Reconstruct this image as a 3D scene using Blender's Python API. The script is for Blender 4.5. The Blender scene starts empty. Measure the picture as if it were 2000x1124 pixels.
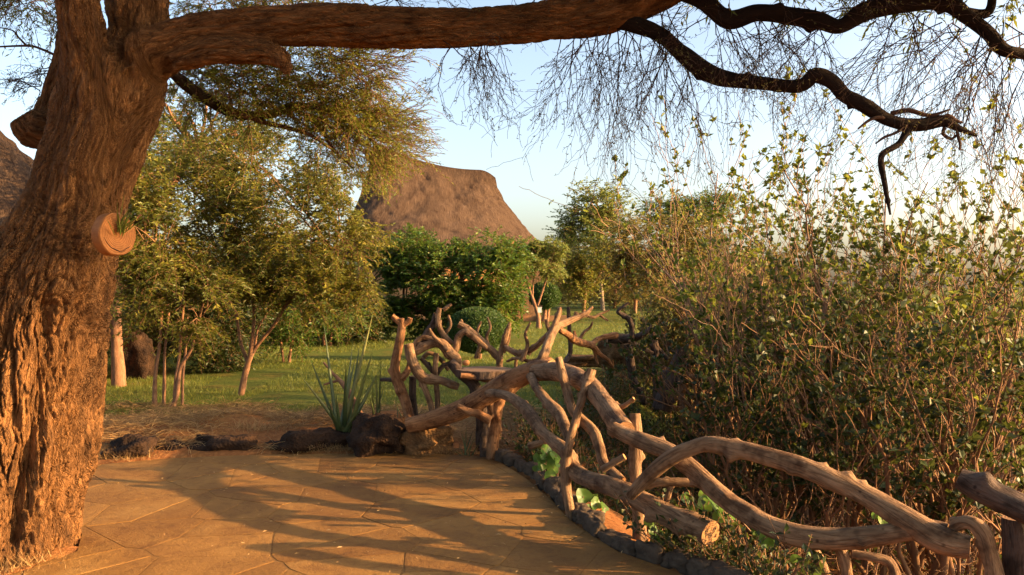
import bpy, math, random
import numpy as np
from mathutils import Vector, Matrix

# ------------------------------------------------------------------ camera, sky, sun, exposure
SC = bpy.context.scene
COL = SC.collection
F, HX, HY, CZ = 1650.0, 1000.0, 550.0, 1.6      # focal length and principal point measured on the 2000 px wide photograph
cam_data = bpy.data.cameras.new('camera')
cam = bpy.data.objects.new('camera', cam_data)
COL.objects.link(cam)
cam_data.sensor_width = 36.0
cam_data.lens = 36.0 * F / 2000.0
cam_data.shift_y = (HY - 562.0) / 2000.0
cam_data.clip_start, cam_data.clip_end = 0.05, 20000.0
cam.location = (0, 0, CZ)
cam.rotation_euler = (math.radians(90), 0, 0)
SC.camera = cam

SUN_EL, SUN_AZ = math.radians(15.0), math.radians(98.0)   # azimuth from +Y (view direction) towards +X (right)
to_sun = Vector((math.sin(SUN_AZ) * math.cos(SUN_EL), math.cos(SUN_AZ) * math.cos(SUN_EL), math.sin(SUN_EL)))
world = bpy.data.worlds.new('World')
SC.world = world
world.use_nodes = True
wn = world.node_tree
wn.nodes.clear()
w_out = wn.nodes.new('ShaderNodeOutputWorld')
w_bg = wn.nodes.new('ShaderNodeBackground')
w_sky = wn.nodes.new('ShaderNodeTexSky')
w_sky.sky_type = 'NISHITA'
w_sky.sun_disc = False
w_sky.sun_elevation = SUN_EL
w_sky.sun_rotation = SUN_AZ
w_sky.altitude = 600
w_sky.air_density = 0.85
w_sky.dust_density = 6.0
w_sky.ozone_density = 0.0
w_bg.inputs['Strength'].default_value = 0.118
wn.links.new(w_sky.outputs[0], w_bg.inputs[0])
wn.links.new(w_bg.outputs[0], w_out.inputs[0])

sun_data = bpy.data.lights.new('sun', 'SUN')
sun_data.energy = 5.0
sun_data.angle = math.radians(0.6)
sun_data.color = (1.0, 0.61, 0.26)
sun = bpy.data.objects.new('sun', sun_data)
COL.objects.link(sun)
sun.rotation_euler = to_sun.to_track_quat('Z', 'Y').to_euler()

SC.view_settings.view_transform = 'Standard'
SC.view_settings.look = 'None'
SC.view_settings.exposure = 1.95
SC.view_settings.gamma = 1.0
SC.view_settings.use_curve_mapping = False
SC.cycles.max_bounces = 4
SC.cycles.diffuse_bounces = 1
SC.cycles.transparent_max_bounces = 4

# ------------------------------------------------------------------ helpers
RNG = np.random.default_rng(7)

def at(px, py, d):
    """point that was measured at pixel (px, py) of the photograph, d metres in front of the camera"""
    return np.array([(px - HX) / F * d, d, CZ + (HY - py) / F * d])

def hash3(ix, iy, iz, seed):
    h = (ix.astype(np.int64) * 374761393 + iy.astype(np.int64) * 668265263 + iz.astype(np.int64) * 2147483647 + seed * 1274126177) & 0xFFFFFFFF
    h = ((h ^ (h >> 13)) * 1274126177) & 0xFFFFFFFF
    h = ((h ^ (h >> 16)) * 2246822519) & 0xFFFFFFFF
    return ((h ^ (h >> 15)) & 0xFFFFFF) / float(0xFFFFFF) * 2 - 1

def vn(x, y, z, seed=0):
    x = np.asarray(x, float); y = np.asarray(y, float); z = np.asarray(z, float)
    x, y, z = np.broadcast_arrays(x, y, z)
    ix, iy, iz = np.floor(x), np.floor(y), np.floor(z)
    fx, fy, fz = x - ix, y - iy, z - iz
    ix, iy, iz = ix.astype(np.int64), iy.astype(np.int64), iz.astype(np.int64)
    ux, uy, uz = [f * f * f * (f * (f * 6 - 15) + 10) for f in (fx, fy, fz)]
    r = 0
    for a in (0, 1):
        for b in (0, 1):
            for c in (0, 1):
                w = (ux if a else 1 - ux) * (uy if b else 1 - uy) * (uz if c else 1 - uz)
                r = r + w * hash3(ix + a, iy + b, iz + c, seed)
    return r

_gt = np.random.default_rng(1).normal(size=(1024, 3)); _gt /= np.linalg.norm(_gt, axis=1, keepdims=True)
def pn(x, y, z, seed=0):
    """gradient noise, lattice turned away from the branch axes"""
    x, y, z = .82 * x + .36 * y - .44 * z, -.21 * x + .91 * y + .36 * z, .53 * x - .20 * y + .82 * z
    ix, iy, iz = np.floor(x), np.floor(y), np.floor(z)
    fx, fy, fz = x - ix, y - iy, z - iz
    ix, iy, iz = ix.astype(np.int64), iy.astype(np.int64), iz.astype(np.int64)
    ux, uy, uz = [f * f * f * (f * (f * 6 - 15) + 10) for f in (fx, fy, fz)]
    r = 0
    for a in (0, 1):
        for b in (0, 1):
            for c in (0, 1):
                g = _gt[((hash3(ix + a, iy + b, iz + c, seed) * .5 + .5) * 1023).astype(int)]
                w = (ux if a else 1 - ux) * (uy if b else 1 - uy) * (uz if c else 1 - uz)
                r = r + w * (g[:, 0] * (fx - a) + g[:, 1] * (fy - b) + g[:, 2] * (fz - c))
    return r * 1.9

def fbm(x, y, z, oct=3, seed=0):
    r, a, f = 0, 1.0, 1.0
    for o in range(oct):
        r = r + a * vn(x * f, y * f, z * f, seed + o * 17)
        a *= 0.5; f *= 2.03
    return r

def norm(v):
    return v / np.maximum(np.linalg.norm(v, axis=-1, keepdims=True), 1e-9)

def make_mesh(name, V, faces, smooth=True, attrs=None, matidx=None):
    """faces: (n,k) array or list of such arrays"""
    V = np.asarray(V, np.float32).reshape(-1, 3)
    fl = faces if isinstance(faces, list) else [faces]
    fl = [np.asarray(f, np.int32) for f in fl if len(f)]
    me = bpy.data.meshes.new(name)
    me.vertices.add(len(V))
    me.vertices.foreach_set('co', V.ravel())
    tot = np.concatenate([np.full(len(f), f.shape[1], np.int32) for f in fl])
    li = np.concatenate([f.ravel() for f in fl])
    me.loops.add(len(li))
    me.loops.foreach_set('vertex_index', li)
    me.polygons.add(len(tot))
    st = np.concatenate([[0], np.cumsum(tot)[:-1]]).astype(np.int32)
    me.polygons.foreach_set('loop_start', st)
    me.polygons.foreach_set('loop_total', tot)
    me.polygons.foreach_set('use_smooth', np.full(len(tot), bool(smooth)))
    if matidx is not None:
        me.polygons.foreach_set('material_index', np.asarray(matidx, np.int32))
    if attrs:
        for k, a in attrs.items():
            a = np.asarray(a, np.float32)
            if a.ndim == 1:
                at_ = me.attributes.new(k, 'FLOAT', 'POINT')
                at_.data.foreach_set('value', a)
            else:
                at_ = me.attributes.new(k, 'FLOAT_VECTOR', 'POINT')
                at_.data.foreach_set('vector', a.ravel())
    me.update(calc_edges=True)
    return me

def link(name, me, mats, parent=None, kind=None, label=None):
    o = bpy.data.objects.new(name, me)
    COL.objects.link(o)
    if me is not None:
        for m in (mats if isinstance(mats, (list, tuple)) else [mats]):
            if m is not None and len(me.materials) < (len(mats) if isinstance(mats, (list, tuple)) else 1):
                me.materials.append(m)
    if parent is not None:
        o.parent = parent
        o.matrix_parent_inverse = Matrix.Translation(-Vector(parent.location))
    if kind: o['kind'] = kind
    if label: o['label'] = label
    return o

def thing(name, label, cat, loc=(0, 0, 0), group=None):
    o = bpy.data.objects.new(name, None)
    COL.objects.link(o)
    o.empty_display_size = 0.1
    o.location = Vector([float(c) for c in loc])
    o['label'] = label; o['category'] = cat
    if group: o['group'] = group
    return o

def tag(o, label, cat, group=None):
    o['label'] = label; o['category'] = cat
    if group: o['group'] = group
    return o

# ---- curves and tubes
def catmull(pts, step):
    pts = np.asarray(pts, float)
    P = np.vstack([2 * pts[0] - pts[1], pts, 2 * pts[-1] - pts[-2]])
    out = []
    for i in range(1, len(P) - 2):
        p0, p1, p2, p3 = P[i - 1:i + 3]
        n = max(2, int(np.linalg.norm((p2 - p1)[:3]) / step) + 1)
        t = np.linspace(0, 1, n, endpoint=False)[:, None]
        out.append(0.5 * (2 * p1 + (p2 - p0) * t + (2 * p0 - 5 * p1 + 4 * p2 - p3) * t * t + (3 * p1 - p0 - 3 * p2 + p3) * t ** 3))
    out.append(pts[-1:])
    return np.vstack(out)

def frames(P):
    T = norm(np.gradient(P, axis=0))
    n = np.cross(T[0], [0.31, 0.17, 0.93]); n /= np.linalg.norm(n)
    N = [n]
    for i in range(1, len(P)):
        n = N[-1] - T[i] * np.dot(N[-1], T[i]); n /= max(np.linalg.norm(n), 1e-9)
        N.append(n)
    N = np.array(N)
    return T, N, np.cross(T, N)

def pxpath(pts):
    """[(px, py, d, r_px)] -> world xyz + radius in metres"""
    return np.array([np.append(at(a, b, c), r / F * c) for a, b, c, r in pts])

def tube_mesh(Q, sides=14, step=0.03, rough=0.06, seed=0, knots=0, cap=True, flat=0.0, nseed_freq=14.0):
    """Q: (n,4) world path with radius. Returns V, faces list, material index, tc attribute"""
    R4 = catmull(Q, step)
    P, r = R4[:, :3], np.maximum(R4[:, 3], 0.0006)
    T, N, B = frames(P)
    s = np.concatenate([[0], np.cumsum(np.linalg.norm(np.diff(P, axis=0), axis=1))])
    th = np.linspace(0, 2 * math.pi, sides, endpoint=False)
    c, sn = np.cos(th), np.sin(th)
    rad = r[:, None] * np.ones(sides)[None]
    a = c[None] * r[:, None]; b = sn[None] * r[:, None]
    S = s[:, None] * np.ones(sides)[None]
    rr = np.median(r)
    k = 0.9 / max(rr, 0.004)
    rad = rad * (1 + rough * 1.3 * vn(a * k * .6, b * k * .6, S * k * .22, seed) + rough * .8 * vn(a * k * 1.6, b * k * 1.6, S * k * .5, seed + 5))
    rs = np.random.default_rng(seed + 99)
    for q in range(knots):
        s0, t0 = rs.uniform(0.06, 0.94) * s[-1], rs.uniform(0, 2 * math.pi)
        w = rr * rs.uniform(0.35, 0.7)
        dth = (th[None] - t0 + math.pi) % (2 * math.pi) - math.pi
        d2 = ((S - s0) / w) ** 2 + (dth * rr / w) ** 2
        rad = rad + rr * rs.uniform(0.3, 0.75) * np.exp(-d2 * 1.6)
    V = P[:, None] + N[:, None] * (c[None, :, None] * rad[..., None]) + B[:, None] * (sn[None, :, None] * rad[..., None])
    n = len(P)
    i = np.arange(n - 1)[:, None] * sides
    j = np.arange(sides)[None]
    j2 = (j + 1) % sides
    Fq = np.stack([i + j, i + j2, i + sides + j2, i + sides + j], -1).reshape(-1, 4)
    V = V.reshape(-1, 3)
    tc = np.stack([a, b, S], -1).reshape(-1, 3)
    faces, mi = [Fq], [np.zeros(len(Fq), int)]
    if cap:
        # cut ends: own vertices so that the saw edge stays crisp, a slightly sunken heart
        for e, sgn in ((0, 1), (n - 1, -1)):
            ring = V[e * sides:(e + 1) * sides]
            base = len(V)
            cen = P[e] + T[e] * sgn * r[e] * 0.06
            mid = cen + (ring - P[e]) * 0.55 + T[e] * sgn * r[e] * -0.03
            V = np.vstack([V, ring, mid, cen[None]])
            tc = np.vstack([tc, np.stack([a[e], b[e], np.zeros(sides)], -1), np.stack([a[e] * .55, b[e] * .55, np.zeros(sides)], -1), [[0, 0, 0]]])
            jj = np.arange(sides); kk = (jj + 1) % sides
            q = np.stack([base + jj, base + kk, base + sides + kk, base + sides + jj], -1)
            t = np.stack([base + sides + jj, base + sides + kk, np.full(sides, base + 2 * sides)], -1)
            if e == 0: q, t = q[:, ::-1], t[:, ::-1]
            faces += [q, t]; mi += [np.ones(len(q), int), np.ones(len(t), int)]
    return V, faces, np.concatenate(mi), tc

def merge(parts):
    """parts: list of (V, faces list, mi, tc) -> one"""
    Vs, fs, mis, tcs, off = [], [], [], [], 0
    for V, f, m, t in parts:
        Vs.append(V); tcs.append(t)
        k = 0
        for g in f:
            fs.append(g + off); mis.append(m[k:k + len(g)]); k += len(g)
        off += len(V)
    return np.vstack(Vs), fs, np.concatenate(mis), np.vstack(tcs)

def log_obj(name, paths, mats, parent, seed=0, sides=14, rough=0.06, knots=3, step=0.03, label=None, cap=True, split=False):
    parts = [tube_mesh(pxpath(p), sides, step, rough, seed + 31 * i, knots if i == 0 else max(0, knots - 2), cap) for i, p in enumerate(paths)]
    ends = []
    if cap and split:      # the two sawn faces of the main piece are sub-parts
        V0, f0, m0, t0 = parts[0]
        for q in (1, 3):
            fs = f0[q:q + 2]
            used = np.unique(np.concatenate([g_.ravel() for g_ in fs]))
            remap = np.full(len(V0), -1); remap[used] = np.arange(len(used))
            ends.append(make_mesh('cut_end', V0[used], [remap[g_] for g_ in fs], True, {'tc': t0[used]}))
        keep = len(f0[0])
        parts[0] = (V0, f0[:1], m0[:keep], t0)
    V, f, m, t = merge(parts)
    me = make_mesh(name, V, f, True, {'tc': t}, m)
    o = link(name, me, mats, parent, label=label)
    for e in ends: link('cut_end', e, mats[1], o)
    return o

def thin_tubes(P, R, sides=3):
    """P (N,k,3), R (N,k) -> V, quads"""
    N, k = P.shape[:2]
    T = norm(np.gradient(P, axis=1))
    ref = np.where(np.abs(T[..., 2:3]) > 0.8, np.array([1.0, 0, 0]), np.array([0, 0, 1.0]))
    A = norm(np.cross(T, ref)); B = np.cross(T, A)
    th = np.linspace(0, 2 * math.pi, sides, endpoint=False)
    V = P[:, :, None] + R[:, :, None, None] * (np.cos(th)[None, None, :, None] * A[:, :, None] + np.sin(th)[None, None, :, None] * B[:, :, None])
    n0 = (np.arange(N) * k * sides)[:, None, None] + (np.arange(k - 1) * sides)[None, :, None]
    j = np.arange(sides)[None, None]; j2 = (j + 1) % sides
    Fq = np.stack([n0 + j, n0 + j2, n0 + sides + j2, n0 + sides + j], -1).reshape(-1, 4)
    return V.reshape(-1, 3), Fq

def cat_vf(lst):
    Vs, Fs, o = [], [], 0
    for V, Fq in lst:
        Vs.append(V); Fs.append(Fq + o); o += len(V)
    return np.vstack(Vs), np.vstack(Fs)

def leaves(P, D, Nn, L, W, curl=0.12):
    """rhombic leaves: base P, direction D, normal Nn -> V, quads"""
    D = norm(D); S = norm(np.cross(D, Nn)); U = np.cross(S, D)
    L = np.broadcast_to(np.asarray(L, float), (len(P),))[:, None]; W = np.broadcast_to(np.asarray(W, float), (len(P),))[:, None]
    m = P + D * L * 0.45
    V = np.stack([P, m + S * W * .5 + U * L * curl, P + D * L, m - S * W * .5 + U * L * curl], 1).reshape(-1, 3)
    return V, np.arange(len(V)).reshape(-1, 4)

def leaf_obj(name, P, D, Nn, L, W, mat, parent, kind=None, curl=0.12, tint=None, rng=RNG):
    V, Fq = leaves(P, D, Nn, L, W, curl)
    t = rng.random(len(P)) if tint is None else tint
    me = make_mesh(name, V, Fq, False, {'tint': np.repeat(t, 4)})
    return link(name, me, mat, parent, kind=kind)

def rand_unit(n, rng):
    return norm(rng.normal(size=(n, 3)))

def lerp_rows(P, t):
    """P (N,k,3), t (N,m) in 0..1 -> (N,m,3)"""
    k = P.shape[1]
    x = np.clip(t, 0, 0.9999) * (k - 1)
    i = x.astype(int); f = (x - i)[..., None]
    n = np.arange(len(P))[:, None]
    return P[n, i] * (1 - f) + P[n, i + 1] * f

def grow(P0, D, L, R, levels, rng, k=6):
    """vectorised branching. levels: list of dict(child, spread, up, ratio, curve, wob). returns [(paths, radii)] per level"""
    out = []
    D = norm(D)
    for li, lv in enumerate(levels):
        N = len(P0)
        t = np.linspace(0, 1, k)[None, :, None]
        up = np.array([0, 0, 1.0])
        wob = rng.normal(size=(N, k, 3)); wob[:, 0] = 0
        wob = np.cumsum(wob, axis=1) / k
        P = P0[:, None] + D[:, None] * L[:, None, None] * t + up * (lv.get('curve', 0) * L)[:, None, None] * t ** 2 + wob * L[:, None, None] * lv.get('wob', .1)
        taper = lv.get('taper', .5)
        rad = R[:, None] * (1 - (1 - taper) * np.linspace(0, 1, k)[None])
        out.append((P, rad))
        m = lv.get('child', 0)
        if not m: break
        tt = rng.uniform(lv.get('t0', .3), 1.0, size=(N, m))
        tt[:, 0] = 0.97
        C = lerp_rows(P, tt)
        dloc = norm(lerp_rows(np.gradient(P, axis=1), tt))
        nd = norm(dloc + rand_unit(N * m, rng).reshape(N, m, 3) * lv.get('spread', .7) + up * lv.get('up', .1))
        nl = L[:, None] * lv.get('ratio', .6) * rng.uniform(.6, 1.25, size=(N, m))
        nr = R[:, None] * (1 - (1 - taper) * tt) * lv.get('rratio', .62)
        P0, D, L, R = C.reshape(-1, 3), nd.reshape(-1, 3), nl.ravel(), nr.ravel()
    return out

# ------------------------------------------------------------------ materials
def nodes_of(m):
    m.use_nodes = True
    nt = m.node_tree
    return nt, nt.nodes, nt.links

def mat_new(name, rough=0.8, spec=0.2):
    m = bpy.data.materials.new(name)
    nt, n, l = nodes_of(m)
    b = n['Principled BSDF']
    b.inputs['Roughness'].default_value = rough
    b.inputs['Specular IOR Level'].default_value = spec
    return m, nt, n, l, b

def ramp(n, stops):
    r = n.new('ShaderNodeValToRGB')
    e = r.color_ramp.elements
    while len(e) < len(stops): e.new(0.5)
    for x, (p, c) in zip(e, stops):
        x.position = p; x.color = (*c, 1)
    return r

def noise_node(n, l, vec, scale, detail=4, rough=.6, dist=0.0, vscale=None):
    t = n.new('ShaderNodeTexNoise')
    t.inputs['Scale'].default_value = scale; t.inputs['Detail'].default_value = detail
    t.inputs['Roughness'].default_value = rough; t.inputs['Distortion'].default_value = dist
    if vscale is not None:
        mp = n.new('ShaderNodeMapping'); mp.inputs['Scale'].default_value = vscale
        l.new(vec, mp.inputs['Vector']); vec = mp.outputs[0]
    l.new(vec, t.inputs['Vector'])
    return t

def coords(n, kind='Object', attr=None):
    if attr:
        a = n.new('ShaderNodeAttribute'); a.attribute_name = attr
        return a.outputs['Vector']
    return n.new('ShaderNodeTexCoord').outputs[kind]

def add_bump(n, l, b, h, strength, dist):
    bp = n.new('ShaderNodeBump'); bp.inputs['Strength'].default_value = strength; bp.inputs['Distance'].default_value = dist
    l.new(h, bp.inputs['Height']); l.new(bp.outputs[0], b.inputs['Normal'])
    return bp

def mixcol(n, l, fac, a, c, mode='MIX'):
    mx = n.new('ShaderNodeMix'); mx.data_type = 'RGBA'; mx.blend_type = mode
    for sock, v in ((0, fac), (6, a), (7, c)):
        if hasattr(v, 'links'): l.new(v, mx.inputs[sock])
        elif isinstance(v, tuple): mx.inputs[sock].default_value = (*v, 1)
        else: mx.inputs[sock].default_value = v
    return mx.outputs[2]

def leaf_mat(name, c0, c1, c2=None, trans=0.35, rough=0.5, tcol=None):
    m, nt, n, l, b = mat_new(name, rough, 0.3)
    a = n.new('ShaderNodeAttribute'); a.attribute_name = 'tint'
    stops = [(0.0, c0), (0.6, c1), (1.0, c2 or c1)]
    r = ramp(n, stops); l.new(a.outputs['Fac'], r.inputs[0])
    l.new(r.outputs[0], b.inputs['Base Color'])
    tr = n.new('ShaderNodeBsdfTranslucent')
    tc = mixcol(n, l, 0.55, r.outputs[0], tcol or tuple(min(1, v * 1.6) for v in (c2 or c1)))
    l.new(tc, tr.inputs['Color'])
    mx = n.new('ShaderNodeMixShader'); mx.inputs[0].default_value = trans
    l.new(b.outputs[0], mx.inputs[1]); l.new(tr.outputs[0], mx.inputs[2])
    l.new(mx.outputs[0], n['Material Output'].inputs['Surface'])
    return m

def wood_mat(name, c0, c1, spots=True, bump=.8, cscale=34):
    m, nt, n, l, b = mat_new(name, 0.78, 0.15)
    v = coords(n, attr='tc')
    n1 = noise_node(n, l, v, cscale, 5, .65, .6, (1, 1, .16))
    r = ramp(n, [(0.3, c0), (0.68, c1)]); l.new(n1.outputs[0], r.inputs[0])
    n2 = noise_node(n, l, v, 7, 3, .6)
    dk = ramp(n, [(0.36, tuple(x * 1.2 for x in c0)), (0.5, (1, 1, 1))]); l.new(n2.outputs[0], dk.inputs[0])
    c = mixcol(n, l, .7, r.outputs[0], dk.outputs[0], 'MULTIPLY')
    n4 = noise_node(n, l, v, 3.5, 4, .7, 1.0, (1, 1, .5))
    gp = ramp(n, [(.54, (0, 0, 0)), (.62, (1, 1, 1))]); l.new(n4.outputs[0], gp.inputs[0])
    gm = n.new('ShaderNodeMath'); gm.operation = 'MULTIPLY'; gm.inputs[1].default_value = .55; l.new(gp.outputs[0], gm.inputs[0])
    c = mixcol(n, l, gm.outputs[0], c, tuple(x * .75 + .04 for x in c0))
    n5 = noise_node(n, l, v, 26, 3, .6, .8, (1, 1, .05))
    ckr = ramp(n, [(.475, (1, 1, 1)), (.497, (.22, .17, .14)), (.503, (.22, .17, .14)), (.525, (1, 1, 1))]); l.new(n5.outputs[0], ckr.inputs[0])
    c = mixcol(n, l, .6, c, ckr.outputs[0], 'MULTIPLY')
    if spots:
        vo = n.new('ShaderNodeTexVoronoi'); vo.inputs['Scale'].default_value = 11; l.new(v, vo.inputs['Vector'])
        sp = ramp(n, [(0.05, (.10, .06, .045)), (0.13, (1, 1, 1))]); l.new(vo.outputs['Distance'], sp.inputs[0])
        c = mixcol(n, l, .8, c, sp.outputs[0], 'MULTIPLY')
    l.new(c, b.inputs['Base Color'])
    n3 = noise_node(n, l, v, 60, 5, .7, .3, (1, 1, .2))
    add_bump(n, l, b, n3.outputs[0], bump, .035)
    return m

def cut_mat(name, c0, c1):
    m, nt, n, l, b = mat_new(name, 0.7, 0.15)
    v = coords(n, attr='tc')
    w = n.new('ShaderNodeTexWave'); w.wave_type = 'RINGS'; w.rings_direction = 'Z'
    w.inputs['Scale'].default_value = 28; w.inputs['Distortion'].default_value = 3.0; w.inputs['Detail'].default_value = 3
    l.new(v, w.inputs['Vector'])
    r = ramp(n, [(0.2, c0), (0.8, c1)]); l.new(w.outputs['Fac'], r.inputs[0])
    nn = noise_node(n, l, v, 30, 4)
    c = mixcol(n, l, .35, r.outputs[0], nn.outputs[0], 'OVERLAY')
    l.new(c, b.inputs['Base Color'])
    add_bump(n, l, b, w.outputs['Fac'], .25, .004)
    return m

def bark_mat(name, c0, c1, attr=None, scale=14, bump=.7, dist=.02):
    m, nt, n, l, b = mat_new(name, 0.9, 0.12)
    v = coords(n, attr=attr)
    n1 = noise_node(n, l, v, scale, 6, .7, .4, (1, 1, .3))
    r = ramp(n, [(0.28, c0), (0.7, c1)]); l.new(n1.outputs[0], r.inputs[0])
    n0 = noise_node(n, l, v, 1.6, 3, .6)
    big = ramp(n, [(0.35, (.62, .62, .66)), (0.62, (1, 1, 1))]); l.new(n0.outputs[0], big.inputs[0])
    c = mixcol(n, l, .8, r.outputs[0], big.outputs[0], 'MULTIPLY')
    l.new(c, b.inputs['Base Color'])
    n2 = noise_node(n, l, v, scale * 3.2, 6, .75, .5, (1, 1, .35))
    n3 = noise_node(n, l, v, scale * 1.5, 4, .6, .8, (1, 1, .16))
    s1 = n.new('ShaderNodeMath'); s1.operation = 'SUBTRACT'; s1.inputs[1].default_value = .5; l.new(n3.outputs[0], s1.inputs[0])
    s2 = n.new('ShaderNodeMath'); s2.operation = 'ABSOLUTE'; l.new(s1.outputs[0], s2.inputs[0])
    s3 = n.new('ShaderNodeMapRange'); s3.inputs['From Max'].default_value = .07; s3.interpolation_type = 'SMOOTHSTEP'; l.new(s2.outputs[0], s3.inputs['Value'])
    s4 = n.new('ShaderNodeMath'); s4.operation = 'MULTIPLY_ADD'; s4.inputs[1].default_value = .8; l.new(s3.outputs[0], s4.inputs[0]); l.new(n2.outputs[0], s4.inputs[2])
    add_bump(n, l, b, s4.outputs[0], bump, dist)
    return m

M = {}
M['bark'] = bark_mat('acacia bark', (.042, .019, .008), (.50, .235, .085), 'tc', 26, 1.0, .05)
M['bark_shade'] = bark_mat('shaded branch bark', (.010, .007, .006), (.028, .017, .012), 'tc', 30, .8, .008)  # bark darkened to near black, shade held in the colour
M['twig_dark'] = mat_new('dark thin twigs', .85, .1)[0]
M['twig_dark'].node_tree.nodes['Principled BSDF'].inputs['Base Color'].default_value = (.060, .034, .024, 1)
M['twig_tan'] = mat_new('tan thin stems', .8, .12)[0]
M['twig_tan'].node_tree.nodes['Principled BSDF'].inputs['Base Color'].default_value = (.24, .145, .09, 1)
M['twig_brown'] = mat_new('brown thin stems', .85, .1)[0]
M['twig_brown'].node_tree.nodes['Principled BSDF'].inputs['Base Color'].default_value = (.17, .092, .048, 1)
M['log'] = wood_mat('weathered log', (.13, .072, .038), (.36, .215, .115))
M['log_dark'] = wood_mat('dark shaded log', (.055, .035, .025), (.13, .085, .062))  # dark wood, lowered further to stand in for shade in the corner
M['log_red'] = wood_mat('reddish log', (.16, .072, .030), (.38, .19, .085))
M['cut'] = cut_mat('sawn wood end', (.26, .125, .050), (.36, .19, .085))
M['slice_face'] = cut_mat('orange sawn face', (.24, .090, .026), (.29, .115, .034))
M['stem'] = bark_mat('small tree bark', (.16, .078, .042), (.40, .215, .12), 'tc', 30, .5, .01)
# ------------------------------------------------------------------ the ground
EDGE_Y = np.array([-60, -2, 1, 3, 4, 4.6, 5.0, 5.7, 6.4, 7.4, 7.9, 9.0, 11, 14, 18, 25, 36, 60, 200.])
EDGE_X = np.array([6, 4.2, 3.2, 2.1, 1.45, 1.05, .72, .48, .34, .0, -.05, .35, .9, 1.8, 3.2, 6.5, 15, 32, 120.])
TERRACE = np.array([(-5.5, -2), (4.0, -2), (2.85, 1), (1.9, 3), (1.30, 4.0), (.93, 4.6), (.62, 5.0), (.40, 5.6), (.28, 6.2), (.10, 6.9), (-.12, 7.5), (-.35, 7.74),
                    (-1.0, 7.84), (-1.8, 7.82), (-2.5, 7.74), (-3.1, 7.62), (-3.7, 7.3), (-3.75, 6.6), (-3.2, 5.75), (-2.72, 5.35), (-2.55, 4.95), (-2.75, 4.55), (-3.3, 4.3), (-4.1, 3.8), (-5.5, 3.0)])

def in_poly(x, y, poly):
    ins = np.zeros(np.shape(x), bool)
    n = len(poly)
    for i in range(n):
        x1, y1 = poly[i]; x2, y2 = poly[(i + 1) % n]
        c = ((y1 > y) != (y2 > y)) & (x < (x2 - x1) * (y - y1) / (y2 - y1 + 1e-12) + x1)
        ins ^= c
    return ins

def sstep(a, b, x):
    t = np.clip((x - a) / (b - a), 0, 1)
    return t * t * (3 - 2 * t)

def gz(x, y):
    x = np.asarray(x, float); y = np.asarray(y, float)
    e = x - np.interp(y, EDGE_Y, EDGE_X)
    z = 0.03 * fbm(x * .5, y * .5, 0, 2, 3) * sstep(7.5, 9.5, y)
    # raised dry bank behind the terrace
    bank = np.exp(-((y - 8.75 - .12 * (x + 2)) / .65) ** 2) * sstep(-.35, -1.2, x) * sstep(-7, -4, x)
    z = z + bank * (.20 + .06 * vn(x * 1.7, y * 1.7, 0, 9))
    # the hillside falls away on the right
    z = z - .85 * sstep(0.0, 1.7, e) - .16 * np.maximum(e - 1.2, 0) * (e < 400) - 64.0 * (e >= 400)
    z = z + sstep(.3, 2, e) * .14 * fbm(x * .8, y * .8, 0, 3, 4)
    # soil round the foot of the big tree
    z = z + .03 * np.exp(-(((x + 3.0) / .55) ** 2 + ((y - 4.95) / .45) ** 2))
    z = np.where(in_poly(x, y, TERRACE), -0.05, z)
    return z

def axis_pts(lo, hi, step, far, n):
    a = np.arange(lo, hi, step)
    g = np.geomspace(step, far, n)
    return np.concatenate([lo - np.cumsum(g)[::-1], a, hi + np.cumsum(g)])
gx = axis_pts(-9, 9, .09, 1400, 46)
gy = axis_pts(1.0, 17, .09, 1400, 46)
XX, YY = np.meshgrid(gx, gy)
ZZ = gz(XX, YY)
nx, ny = len(gx), len(gy)
ii = (np.arange(ny - 1)[:, None] * nx + np.arange(nx - 1)[None]).ravel()
gf = np.stack([ii, ii + 1, ii + nx + 1, ii + nx], -1)
m, nt, n, l, b = mat_new('lawn and soil', .95, .05)
v = coords(n)
nA = noise_node(n, l, v, 1.3, 5, .65)
nB = noise_node(n, l, v, 22, 5, .7)
grass = ramp(n, [(.3, (.040, .060, .012)), (.7, (.105, .120, .026))]); l.new(nB.outputs[0], grass.inputs[0])
soil = ramp(n, [(.3, (.13, .050, .018)), (.7, (.29, .125, .045))]); l.new(nB.outputs[0], soil.inputs[0])
sx = n.new('ShaderNodeSeparateXYZ'); l.new(v, sx.inputs[0])
# soil near the terrace (y < 10), lawn further off
mr = n.new('ShaderNodeMapRange'); mr.inputs['From Min'].default_value = 9.5; mr.inputs['From Max'].default_value = 10.9; l.new(sx.outputs['Y'], mr.inputs['Value'])
ad = n.new('ShaderNodeMath'); ad.operation = 'ADD'; l.new(mr.outputs[0], ad.inputs[0])
ns = n.new('ShaderNodeMath'); ns.operation = 'MULTIPLY_ADD'; ns.inputs[1].default_value = 1.6; ns.inputs[2].default_value = -.8; l.new(nA.outputs[0], ns.inputs[0])
l.new(ns.outputs[0], ad.inputs[1]); ad.use_clamp = True
l.new(mixcol(n, l, ad.outputs[0], soil.outputs[0], grass.outputs[0]), b.inputs['Base Color'])
add_bump(n, l, b, nB.outputs[0], .8, .03)
M['ground'] = m
g = link('ground', make_mesh('ground', np.stack([XX, YY, ZZ], -1).reshape(-1, 3), gf, True), M['ground'], kind='structure')
g['label'] = 'lawn and bare red soil falling away to a hillside on the right'

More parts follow.
